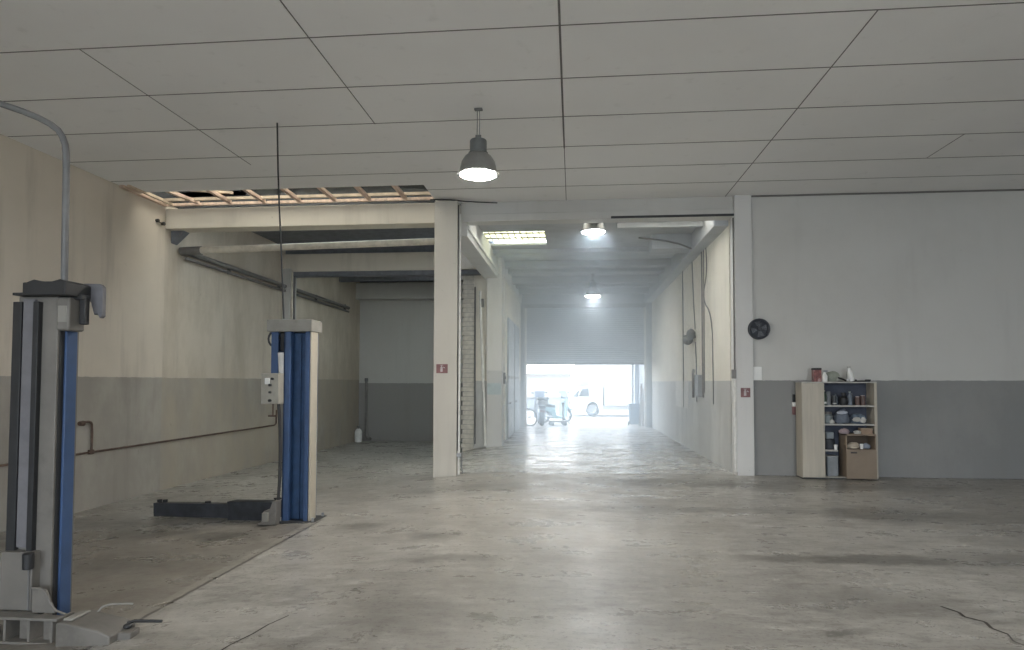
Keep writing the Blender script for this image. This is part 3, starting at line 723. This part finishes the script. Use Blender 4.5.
# dark arm reaching to the left over the floor
pa, pb = Vector((-.36, .12, .10)), Vector((-2.44, .70, -.02))
def along(k, dz=0): return pa.lerp(pb, k) + Vector((0, 0, dz))
am = l2(MB().beam(along(.0), along(.36), .18, .25), 'lift_arm', 'arm', .006)
MB().beam(along(.05, .115), along(.30, .115), .10, .02).build('arm_plate', M['steel_dark'], am, .003)
MB().beam(along(.30, -.01), along(1.0, -.01), .13, .19).build('arm_extension', M['arm'], am, .006)
for k in (.93, .98): MB().cyl(along(k, .08), along(k, .125), .03, .035, 12).build('lift_pad', M['black'], am)
MB().cyl(along(.56, .085), along(.56, .11), .04, None, 10).build('arm_stop', M['black'], am)
MB().tube([along(.0, .11), along(.03, .16), along(-.02, .16)], .014, 6).build('arm_pin', M['steel_dark'], am)
# cable from the ceiling
run('hanging_cable', 'thin dark cable hanging from the ceiling to the blue lift post cap', 'cable', [(-3.835, 8.03, ZC - .01), (-3.82, 8.06, 4.2), (-3.79, 8.12, 3.3), (-3.77, 8.17, 2.47)], .011, 'cable', 1)

# ------------------------------------------------------------------ cabinet
YC, YW = 11.62, 11.97
cab = thing('storage_cabinet', 'pale beech cabinet against the back wall, left door shut, right side open', 'cabinet', (3.92, YC, 0))
def cb_(mb, name, m, bev=.003): return mb.build(name, M[m], cab, bev)
W, D, H = 1.235, .32, 1.665
cb_(MB().box(0, .02, .02, D, .02, H - .02), 'side_panel', 'laminate')
cb_(MB().box(W - .045, W, .0, D, .02, H - .02), 'side_panel', 'laminate')
cb_(MB().box(.355, .37, .02, D, .02, H - .02), 'divider', 'laminate')
cb_(MB().box(0, W, .0, D, H - .022, H), 'top_panel', 'shelf')
cb_(MB().box(.02, W - .045, .02, D, .02, .045), 'bottom_panel', 'laminate_in')
cb_(MB().box(.02, W - .02, D - .012, D - .002, .02, H - .02), 'back_panel', 'cab_back', 0)
cb_(MB().box(.0, W, .04, D, .0, .02), 'plinth', 'steel_dark')
dd = cb_(MB().box(-.005, .365, -.02, -.001, .035, H - .025), 'door', 'laminate')
MB().box(.345, .357, -.024, -.019, .8, .92).build('finger_grip', M['laminate_in'], dd)
cb_(MB().box(.37, W - .045, .01, D - .012, 1.235, 1.262), 'shelf', 'shelf')
cb_(MB().box(.37, W - .045, .01, D - .012, .918, .943), 'shelf', 'shelf')
cb_(MB().box(.37, .585, .0, D - .012, .475, .50), 'shelf', 'shelf')

def prop(name, label, cat, loc, group=None):
    return thing(name, label, cat, (3.92 + loc[0] * .925 - (0 if loc[2] > 1.5 or loc[0] > .9 and loc[2] < .9 else .045), YC + loc[1], loc[2]), 0, group)
# on top of the cabinet
z0 = H
t = prop('storage_tin', 'red printed tin with a black lid on top of the cabinet', 'tin', (.335, .17, z0))
MB().box(-.064, .064, -.06, .06, 0, .205).build('body', mat('red printed tin', (.24, .09, .085), .4, var=.45, scale=14, dirt=(.62, .5, .46)), t, .008)
MB().box(-.067, .067, -.063, .063, .205, .24).build('lid', M['black'], t, .008)
t = prop('spray_bottle', 'white spray bottle beside the red tin on the cabinet', 'bottle', (.455, .10, z0))
MB().lathe([(0, 0), (.042, 0), (.045, .01), (.045, .10), (.02, .15), (.017, .165), (0, .165)], 20).build('body', M['white'], t)
MB().box(-.02, .05, -.012, .012, .165, .20).build('trigger_head', M['rail_grey'], t, .006)
t = prop('cloth_bag', 'grey green cloth bundle on top of the cabinet', 'bundle', (.64, .215, z0 + .078))
MB().blob((0, 0, 0), (.135, .08, .105), .18, 1.6, 4).build('cloth', mat('grey green cloth', (.30, .32, .27), .9, scale=10), t)
MB().blob((.09, -.02, -.03), (.09, .06, .05), .2, 2, 6).build('fold', mat('pale cloth', (.40, .40, .36), .9), t)
t = prop('hand_tool', 'small dark hand tool between the cloth bundle and white bottle', 'tool', (.79, .07, z0))
MB().tube([(-.10, 0, .07), (-.03, 0, .05), (.03, 0, .02), (.05, .0, .017)], .015, 8, smooth=1).build('handle', M['black'], t)
MB().blob((.06, .0, .024), (.035, .028, .033), .1, 2, 2).build('head', M['chrome'], t)
t = prop('tall_bottle', 'tall white bottle leaning on top of the cabinet', 'bottle', (.945, .13, z0))
t.rotation_euler = (0, math.radians(-9), 0); t.location.z += .01
MB().lathe([(0, .012), (.05, .0), (.055, .015), (.055, .15), (.026, .20), (.024, .235), (0, .235)], 22).build('body', M['white'], t)
MB().lathe([(0, .232), (.03, .232), (.03, .262), (0, .262)], 18).build('cap', M['shelf'], t)
t = prop('flat_tray', 'flat black tray at the right end of the cabinet top', 'tray', (1.13, .16, z0))
MB().prism([(-.12, .012), (.12, .012), (.125, .04), (.11, .04), (.107, .022), (-.107, .022), (-.11, .04), (-.125, .04)], 'y', -.1, .1).build('body', M['black'], t, .003)
MB().box(-.11, .11, -.09, .09, 0, .012).build('foot', M['black'], t)
# hanging item left of the cabinet
t = thing('hand_brush', 'small red and white brush hanging on the wall left of the cabinet', 'brush', (3.905, 11.982, 1.30))
MB().box(-.02, .02, -.02, .02, .0, .14).build('handle', M['black'], t, .006)
MB().box(-.03, .03, -.025, .025, -.075, .0).build('collar', M['white'], t, .006)
MB().box(-.028, .028, -.022, .022, -.22, -.075).build('bristles', M['red'], t, .006)
# top shelf
z1 = 1.263
def bottle(loc, r, h, m, capm, label, lab=None, group='bottles and cans on the upper cabinet shelf', neck=True):
    t = prop('bottle', label, 'bottle', loc, group)
    if neck: prof = [(0, 0), (r, 0), (r, h * .62), (r * .55, h * .78), (r * .38, h * .85), (r * .38, h * .92), (0, h * .92)]
    else: prof = [(0, 0), (r, 0), (r, h * .9), (r * .9, h * .92), (0, h * .92)]
    MB().lathe(prof, 20).build('body', m, t)
    rr = r * .45 if neck else r * .8
    MB().lathe([(0, h * .915), (rr, h * .915), (rr, h), (0, h)], 16).build('cap', capm, t)
    if lab: MB().lathe([(r * 1.02, .02), (r * 1.02, h * .22), (r * .99, h * .22), (r * .99, .02)], 20).build('label_band', lab, t)
gm = mat('dark green glass', (.05, .085, .06), .3); gl = mat('grey green cap', (.34, .38, .34), .5); dk = mat('charcoal can', (.06, .065, .07), .5)
sv = mat('dull grey can', (.20, .21, .22), .5); bz = mat('blue grey can', (.17, .20, .24), .5)
bottle((.505, .14, z1), .038, .255, gm, gl, 'dark green bottle with white base label at the left of the upper shelf', M['white'])
bottle((.585, .15, z1), .040, .235, sv, sv, 'plain grey canister next to the green bottle on the upper shelf', None, neck=False)
bottle((.675, .12, z1), .036, .165, dk, sv, 'short charcoal can third along the upper shelf', M['shelf'], neck=False)
bottle((.735, .20, z1), .032, .20, bz, dk, 'blue grey bottle behind the black flask on the upper shelf')
t = prop('flask', 'round black flask in the middle of the upper shelf', 'flask', (.835, .10, z1))
MB().lathe([(0, 0), (.06, .0), (.075, .05), (.07, .12), (.03, .16), (.03, .185), (0, .185)], 22).build('body', M['black'], t)
MB().lathe([(0, .18), (.036, .18), (.036, .215), (0, .215)], 16).build('cap', M['steel_dark'], t)
bottle((.955, .12, z1), .040, .235, bz, gl, 'slate grey bottle right of the black flask on the upper shelf')
bottle((1.02, .20, z1), .034, .20, dk, sv, 'dark bottle left of the red cans on the upper shelf')
rd = mat('brown red can', (.13, .085, .075), .5)
bottle((1.09, .12, z1), .040, .15, rd, M['sign_white'], 'brown red can with pale lid, left of the pair on the upper shelf', None, neck=False)
bottle((1.19, .13, z1), .042, .17, rd, M['sign_white'], 'taller brown red can at the right end of the upper shelf', None, neck=False)
# second shelf
z2 = .944
t = prop('storage_jar', 'squat glassy jar at the left of the second shelf', 'jar', (.555, .14, z2))
MB().lathe([(0, 0), (.07, 0), (.085, .03), (.085, .13), (.06, .16), (0, .16)], 22).build('body', mat('milky jar', (.24, .27, .27), .3), t)
MB().lathe([(0, .158), (.068, .158), (.068, .20), (0, .20)], 20).build('lid', M['pipe_dark'], t)
t = prop('paper_roll', 'small crumpled white paper in front of the jar', 'paper', (.60, .045, z2 + .03))
MB().blob((0, 0, 0), (.04, .022, .042), .3, 3, 5).build('paper', M['shelf'], t)
bb_ = mat('dark blue bag', (.12, .14, .175), .6, var=.25)
t = prop('plastic_bag', 'dark blue plastic bag with a pale fold on the second shelf', 'bag', (.82, .15, z2 + .105))
MB().blob((0, 0, 0), (.12, .10, .145), .22, 1.8, 8).build('bag', bb_, t)
MB().blob((-.02, -.07, .085), (.09, .035, .03), .3, 2.4, 9, flat=False).build('fold', mat('pale blue fold', (.50, .53, .60), .6), t)
t = prop('plastic_bag', 'crumpled blue and white bag at the right of the second shelf', 'bag', (1.10, .15, z2 + .075))
MB().blob((0, 0, 0), (.125, .10, .105), .3, 2.2, 11).build('bag', mat('blue white bag', (.13, .17, .22), .6, var=.4, scale=12), t)
MB().blob((-.05, -.095, .0), (.07, .025, .04), .4, 3, 12, flat=False).blob((.05, -.095, -.01), (.05, .025, .05), .4, 3, 14, flat=False).build('white_tie', M['shelf'], t)
# third shelf, left
z3 = .501
t = prop('work_helmet', 'dark round helmet standing on the short lower shelf', 'helmet', (.575, .155, z3))
MB().lathe([(0, .25), (.05, .24), (.085, .2), (.10, .13), (.10, .05), (.095, 0), (0, 0)], 24).build('shell', M['arm'], t)
MB().box(-.07, .06, -.095, -.03, .18, .30).build('visor', mat('grey visor', (.26, .29, .31), .4), t, .02)
t = prop('small_cup', 'little white cup at the front of the short lower shelf', 'cup', (.66, .05, z3))
MB().lathe([(0, 0), (.022, 0), (.03, .085), (.026, .085), (.02, .01), (0, .01)], 18).build('cup', M['white'], t)
# grey crate at the bottom
t = prop('plastic_crate', 'upright grey plastic box under the short shelf', 'box', (.60, .16, .046))
MB().box(-.09, .09, -.12, .12, 0, .33).build('body', mat('grey plastic', (.23, .245, .26), .5), t, .012)
MB().box(-.095, .095, -.125, .125, .33, .352).build('rim', M['rail_grey'], t, .006)
# low brown cabinet inside on the right
bx = prop('brown_cupboard', 'low brown chipboard cupboard with a drop front, standing in the open cabinet bay', 'cupboard', (1.033, -.05, .0))
def bq(mb, name, m, bev=.003): return mb.build(name, M[m], bx, bev)
zt = .775
bq(MB().box(-.26, -.24, .0, .30, .046, zt), 'side_panel', 'brown'); bq(MB().box(.213, .233, .0, .30, .046, zt), 'side_panel', 'brown')
bq(MB().box(-.26, .233, .0, .30, zt - .025, zt), 'top_panel', 'brown'); bq(MB().box(-.24, .213, .01, .30, .50, .52), 'niche_floor', 'brown')
bq(MB().box(-.24, .213, .285, .30, .046, zt - .025), 'back_panel', 'niche', 0)
dq = bq(MB().box(-.258, .230, -.012, .008, .02, .515), 'flap', 'brown', .004)
MB().box(-.19, -.09, -.018, -.008, .452, .475).build('pull_slot', M['black'], dq, .003)
t = prop('food_bag', 'cream paper bag lying in the niche of the brown cupboard', 'bag', (.93, .08, .568))
MB().blob((0, 0, 0), (.10, .07, .062), .3, 2.2, 15).build('bag', mat('cream paper', (.50, .43, .34), .8), t)
t = prop('small_cup', 'white cup beside the cream bag in the brown cupboard niche', 'cup', (1.06, .03, .521))
MB().lathe([(0, 0), (.024, 0), (.03, .085), (.026, .085), (.02, .01), (0, .01)], 18).build('cup', M['white'], t)
t = prop('plastic_bag', 'small blue grey bag at the right of the brown cupboard niche', 'bag', (1.165, .08, .562))
MB().blob((0, 0, 0), (.06, .055, .053), .3, 2.4, 17).build('bag', mat('blue grey film', (.30, .33, .39), .5), t)
t = prop('cloth_bundle', 'pinkish cloth on top of the brown cupboard', 'cloth', (.81, .05, zt + .035))
MB().blob((0, 0, 0), (.085, .06, .052), .35, 2.4, 19).build('cloth', mat('dusty pink cloth', (.38, .30, .31), .9), t)
t = prop('paper_wad', 'white crumpled paper on top of the brown cupboard', 'paper', (.99, .03, zt + .025))
MB().blob((0, 0, 0), (.06, .045, .037), .35, 3, 21).build('paper', M['shelf'], t)
t = prop('cardboard_box', 'small brown cardboard box on the right of the brown cupboard', 'box', (1.15, .07, zt))
MB().box(-.09, .09, -.07, .07, 0, .09).build('body', mat('cardboard', (.30, .22, .16), .8), t, .003)
MB().box(-.092, .092, -.072, .072, .09, .10).build('lid', mat('pale cardboard', (.40, .34, .26), .8), t, .003)

# ------------------------------------------------------------------ by the roller door and outside
def wheel(parent, name, c, r, w, ang=0, hub='chrome', spokes=6):
    """wheel with a tyre and spoked rim; axle along local x turned by ang about z"""
    e = MB().lathe([(r * .74, -w * .38), (r * .86, -w * .5), (r * .97, -w * .36), (r, 0), (r * .97, w * .36), (r * .86, w * .5), (r * .74, w * .38)], 28, axis='x')
    e.f = [q for q in e.f if len(q) == 4]; e.m = [0] * len(e.f)
    n = len(e.v) // 28
    e.f += [((n - 1) * 28 + k, (n - 1) * 28 + (k + 1) % 28, (k + 1) % 28, k) for k in range(28)]; e.m = [0] * len(e.f)
    o = e.build(name, M['tyre'], parent); o.location = c; o.rotation_euler = (0, 0, ang)
    h = MB().cyl((-w * .4, 0, 0), (w * .4, 0, 0), r * .2, None, 16)
    for k in range(spokes):
        a = 2 * PI * k / spokes
        h.beam((0, math.cos(a) * r * .15, math.sin(a) * r * .15), (0, math.cos(a) * r * .76, math.sin(a) * r * .76), w * .3, r * .13, up=(1, 0, 0))
    h.build('rim', M[hub], o)
    return o
def scooter(loc, rz, label, body, case, screen=True):
    """motor scooter, length along local y, front at +y"""
    t = thing('motor_scooter', label, 'motor scooter', loc, rz, 'scooters parked by the roller door')
    wheel(t, 'rear_wheel', (0, -.62, .27), .27, .17)
    wheel(t, 'front_wheel', (0, .62, .27), .27, .14)
    MB().prism([(-.85, .52), (-.80, .66), (-.15, .62), (-.05, .30), (.32, .24), (.40, .95), (.50, 1.0), (.62, .62), (.72, .58), (.80, .50),
                (.60, .55), (.46, .50), (.42, .14), (-.25, .16), (-.35, .40), (-.62, .52)], 'x', -.13, .13).build('bodywork', M[body], t, .03)
    MB().prism([(-.80, .67), (-.74, .76), (-.40, .78), (-.10, .70), (-.12, .62)], 'x', -.14, .14).build('seat', M['black'], t, .03)
    MB().prism([(.34, .25), (.44, .95), (.48, .95), (.40, .25)], 'x', -.24, .24).build('leg_shield', M[body], t, .012)
    MB().tube([(-.34, .38, 1.02), (-.15, .44, 1.04), (.15, .44, 1.04), (.34, .38, 1.02)], .016, 8, smooth=1).build('handlebar', M['black'], t)
    for s in (-1, 1):
        m_ = MB().tube([(s * .22, .43, 1.04), (s * .27, .45, 1.22)], .008, 6).build('mirror', M['black'], t)
        MB().blob((s * .28, .45, 1.25), (.06, .02, .04), 0, 1, 1, flat=False, sub=2).build('mirror_glass', M['black'], m_)
    MB().tube([(.08, -.62, .27), (.10, -.35, .26), (.06, -.1, .22)], .035, 10).build('exhaust', M['chrome'], t)
    for s in (-1, 1): MB().beam((s * .07, .60, .28), (s * .07, .46, .66), .03, .05).build('fork_leg', M['chrome'], t)
    MB().prism([(.44, .55), (.66, .60), (.86, .48), (.86, .51), (.66, .64), (.44, .58)], 'x', -.09, .09).build('front_fender', M[body], t, .01)
    if screen:
        MB().prism([(.50, .96), (.40, 1.32), (.385, 1.32), (.48, .96)], 'x', -.2, .2).build('windscreen', M['screen'], t, .02)
    if case:
        o = MB().box(-.21, .21, -1.02, -.62, .82, 1.0).build('top_case', M['cap_grey'], t, .05)
        MB().box(-.215, .215, -1.025, -.615, 1.0, 1.10).build('case_lid', M['steel_dark'], o, .03)
        MB().box(-.04, .04, -1.03, -1.015, .95, .99).build('latch', M['chrome'], o)
    MB().box(-.10, .10, -.87, -.84, .52, .60).build('tail_light', M['red'], t, .008)
    return t
scooter((-1.28, 25.75, -.03), math.radians(8), 'silver grey scooter with a dark top case parked at the left of the roller door', 'grey_body', True)
scooter((-.72, 27.35, -.03), math.radians(-48), 'teal scooter parked behind the silver grey one by the roller door', 'teal', False)
t = thing('bicycle_wheel', 'loose spoked wheel leaning at the left edge of the roller door', 'wheel', (-1.62, 24.75, -.03))
t.rotation_euler = (math.radians(0), math.radians(-10), math.radians(60))
tw = MB(); rr = .33
tw.tube([(0, rr * math.cos(2 * PI * k / 36), rr + .02 + rr * math.sin(2 * PI * k / 36)) for k in range(37)], .028, 8)
tw.build('tyre', M['tyre'], t)
sp = MB()
for k in range(12):
    a = 2 * PI * k / 12
    sp.tube([(0, 0, rr + .02), (0, (rr - .02) * math.cos(a), rr + .02 + (rr - .02) * math.sin(a))], .006, 5)
sp.cyl((-.05, 0, rr + .02), (.05, 0, rr + .02), .03, None, 12)
sp.build('spokes', M['chrome'], t)
t = thing('platform_trolley', 'low dark platform trolley with an upright handle beside the teal scooter', 'trolley', (-.52, 25.4, -.03), math.radians(15))
MB().box(-.40, .25, -.25, .25, .14, .19).build('deck', M['pipe_dark'], t, .01)
MB().box(.10, .16, -.03, .03, .19, .88).box(.08, .18, -.05, .05, .82, .90).build('handle', M['pipe_dark'], t, .008)
for x in (-.33, .18):
    for y in (-.2, .2):
        MB().cyl((x, y - .02, .065), (x, y + .02, .065), .065, None, 16).build('caster', M['tyre'], t)
        MB().box(x - .02, x + .02, y - .03, y + .03, .10, .14).build('caster_fork', M['cable_grey'], t)
MB().tube([(.25, .2, .16), (.40, .2, .15), (.46, .2, .02)], .018, 8, smooth=1).build('foot_bar', M['pipe_dark'], t)
# right of the door
t = thing('waste_bin', 'blue grey wheeled bin standing right outside the roller door', 'bin', (2.36, 25.6, -.03))
MB().prism([(-.17, .06), (.17, .06), (.22, .78), (-.22, .78)], 'y', -.2, .2).build('body', M['bin'], t, .02)
MB().prism([(-.24, .78), (.24, .78), (.24, .83), (.1, .88), (-.2, .86), (-.24, .82)], 'y', -.23, .22).build('lid', M['bin'], t, .012)
for s in (-1, 1): MB().cyl((s * .18, .18, .08), (s * .23, .18, .08), .08, None, 16).build('wheel', M['tyre'], t)
MB().tube([(-.2, .24, .8), (-.2, .30, .84), (.2, .30, .84), (.2, .24, .8)], .015, 8).build('handle', M['bin'], t)
t = thing('steel_post', 'slim grey post standing in the yard right of the van', 'post', (2.52, 28.0, -.03))
MB().box(-.05, .05, -.05, .05, .02, 2.9).build('post', M['rail_grey'], t, .008); MB().box(-.12, .12, -.12, .12, 0, .02).build('foot_plate', M['rail_grey'], t)
MB().cyl((.05, 0, 1.25), (.16, 0, 1.25), .03, None, 10).build('eye_bolt', M['pipe_dark'], t)
for x, y, h, ang, lab, w in ((2.50, 24.85, 1.62, 3, 'tall weathered board leaning upright inside the right door edge', .08), (2.64, 24.95, 1.45, 0, 'shorter board leaning beside the tall one at the right door edge', .12)):
    o = MB().box(-w / 2, w / 2, -.02, .02, 0, h).build('leaning_board', M['plank'], None, .004); tag(o, lab, 'board')
    o.location = (x, y, -.01); o.rotation_euler = (math.radians(-4), math.radians(ang), 0)
struct(MB().box(2.72, 3.3, 25.05, 27.6, -.05, 3.4).box(2.55, 2.75, 27.3, 27.5, -.05, 2.55), 'wall_yard_right', M['facade_grey'])

# white van, nose to the left
van = thing('white_van', 'white box van crossing the yard outside the open roller door', 'van', (-.25, 32.0, -.03))
def vn(mb, name, m, bev=.02): return mb.build(name, M[m], van, bev)
vn(MB().prism([(.0, .35), (.02, .75), (.10, .88), (.18, .93), (.62, 1.45), (1.60, 1.56), (1.70, 1.52), (1.72, .35), (1.50, .32), (1.44, .60), (1.28, .72), (1.12, .72), (.96, .60), (.90, .32)], 'y', 0, 1.6), 'cab', 'van', .03)
bxv = vn(MB().box(1.76, 4.9, -.10, 1.75, .55, 2.26), 'cargo_box', 'van', .02)
MB().box(1.755, 1.79, -.11, -.09, .5, 2.27).build('corner_trim', M['rail_grey'], bxv); MB().box(1.8, 4.9, -.108, -.098, 1.02, 1.05).build('side_rail', M['facade_grey'], bxv)
vn(MB().box(1.7, 4.9, .0, 1.6, .36, .55), 'chassis', 'rail_grey', .01)
vn(MB().prism([(.25, .97), (.52, 1.29), (.57, 1.31), (.47, .97)], 'y', -.006, .02), 'quarter_window', 'glass_dark', 0)
vn(MB().prism([(.55, .97), (.68, 1.34), (1.00, 1.38), (1.04, .97)], 'y', -.006, .02), 'door_window', 'glass_dark', 0)
vn(MB().quad((.185, .1, .95), (.185, 1.5, .95), (.60, 1.45, 1.44), (.60, .15, 1.44)), 'windscreen', 'glass_dark', 0)
vn(MB().box(-.03, .10, -.01, 1.61, .30, .46), 'bumper', 'rail_grey', .02)
vn(MB().box(.0, .12, .0, .14, .60, .74), 'headlight', 'chrome', .02)
vn(MB().box(.42, .49, -.12, -.02, .95, 1.12), 'wing_mirror', 'black', .02)
for x in (1.20, 3.9):
    for y in (.12, 1.48):
        o = wheel(van, 'wheel', (x, y, .34), .34, .20, math.radians(90), 'rail_grey', 8)
# buildings across the yard
bd = thing('low_garage', 'low white garage with a grey flat roof across the yard', 'building', (-4.2, 38, -.03))
MB().box(-3, 4.05, 0, 4, 0, 2.05).build('wall', M['facade'], bd); MB().box(-3.1, 4.1, -.15, 4.05, 2.05, 2.18).build('roof', M['roof'], bd)
MB().box(.9, 3.6, -.03, .01, .05, .72).build('garage_door', M['facade_grey'], bd); MB().box(.8, 3.9, -.06, .0, .72, .80).build('ledge', M['roof'], bd)
bd = thing('white_building', 'tall white rendered building behind the van', 'building', (.12, 40, -.03))
MB().box(0, 14, 0, 6, 0, 6.5).build('wall', M['facade'], bd); MB().box(-.2, 14.2, -.2, 6.2, 6.5, 6.7).build('roof', M['roof'], bd)
for x, z, w, h in ((.35, 1.15, .5, .75), (2.2, .9, 1.6, .95), (4.4, 1.2, 1.2, 1.0)):
    o = MB().box(x, x + w, -.04, .01, z, z + h).build('window', M['facade_grey'], bd); MB().box(x + .05, x + w - .05, -.05, -.035, z + .05, z + h - .05).build('pane', M['roof'], o)

# ------------------------------------------------------------------ light
W_ = bpy.data.worlds.new('overcast sky'); SC.world = W_; W_.use_nodes = True
n = W_.node_tree; bg = n.nodes['Background']
tc = node(n, 'ShaderNodeTexCoord'); sp_ = node(n, 'ShaderNodeSeparateXYZ'); n.links.new(tc.outputs['Generated'], sp_.inputs[0])
n.links.new(mix(n, ramp(n, sp_.outputs[2], -.05, .5), (.80, .90, 1.0), (.72, .85, 1.0)), bg.inputs[0])
bg.inputs[1].default_value = SKY_E
sl = bpy.data.lights.new('sun', 'SUN'); sl.energy = SUN_E; sl.angle = math.radians(1.5); sl.color = (1, .97, .92)
so = bpy.data.objects.new('sun', sl); C.objects.link(so)
so.rotation_euler = Vector((-1.0, -.12, 1.15)).to_track_quat('Z', 'Y').to_euler()
def portal(name, loc, rot, sx, sy):
    l = bpy.data.lights.new(name, 'AREA'); l.shape = 'RECTANGLE'; l.size = sx; l.size_y = sy; l.cycles.is_portal = True
    o = bpy.data.objects.new(name, l); C.objects.link(o); o.location = loc; o.rotation_euler = rot
for i, (x0, x1) in enumerate(DO): portal('portal_door', ((x0 + x1) / 2, YB - .1, 2.1), (math.radians(90), 0, 0), x1 - x0, 4.3)
portal('portal_shutter', ((SXL + SXR) / 2, 24.5, 1.15), (math.radians(-90), 0, 0), SXR - SXL, 2.4)
portal('portal_void', ((SKY_OPEN[0] + SKY_OPEN[1]) / 2, (SKY_OPEN[2] + SKY_OPEN[3]) / 2, 6.38), (0, 0, 0), SKY_OPEN[1] - SKY_OPEN[0], SKY_OPEN[3] - SKY_OPEN[2])

# haze volume in the passage, mostly standing in for lens veiling glare
def haze(name, label, x0, x1, y0, y1, z0, z1, dens):
    m = bpy.data.materials.new(name); m.use_nodes = True; n = m.node_tree; n.nodes.remove(n.nodes['Principled BSDF'])
    v = node(n, 'ShaderNodeVolumeScatter'); v.inputs['Color'].default_value = (.76, .88, 1, 1); v.inputs['Density'].default_value = dens
    v.inputs['Anisotropy'].default_value = .75
    n.links.new(v.outputs[0], n.nodes['Material Output'].inputs['Volume'])
    o = MB().box(x0, x1, y0, y1, z0, z1).build(name, m, None, 0, False)
    tag(o, label, 'haze', kind='stuff')
if GLARE_HAZE: haze('passage_glare_haze', 'bluish daylight haze and imitated lens glare filling the passage up to the roller door', -1.79, 2.73, 12.35, 24.1, .004, 4.55, GLARE_HAZE)

# ------------------------------------------------------------------ camera
cam = bpy.data.cameras.new('camera'); co_ = bpy.data.objects.new('camera', cam); C.objects.link(co_); SC.camera = co_
cam.sensor_width = 36; cam.lens = 650 / 1024 * 36; cam.shift_y = 32 / 1024; cam.clip_end = 300
yaw = math.atan(61 / 650); pit = math.atan(25 / 650); rol = .002
fw = Vector((-math.sin(yaw) * math.cos(pit), math.cos(yaw) * math.cos(pit), math.sin(pit)))
r = Vector((math.cos(yaw), math.sin(yaw), 0)); u = r.cross(fw)
r2 = r * math.cos(rol) + u * math.sin(rol); u2 = -r * math.sin(rol) + u * math.cos(rol)
co_.matrix_world = Matrix(((r2.x, u2.x, -fw.x, 0), (r2.y, u2.y, -fw.y, 0), (r2.z, u2.z, -fw.z, 1.65), (0, 0, 0, 1)))
vs = SC.view_settings; vs.view_transform = 'Standard'; vs.look = 'None'; vs.exposure = .34; vs.gamma = 1; vs.use_curve_mapping = False
SC.cycles.use_denoising = True; SC.cycles.volume_bounces = 2; SC.cycles.max_bounces = 10; SC.cycles.diffuse_bounces = 6; SC.cycles.sample_clamp_indirect = 6
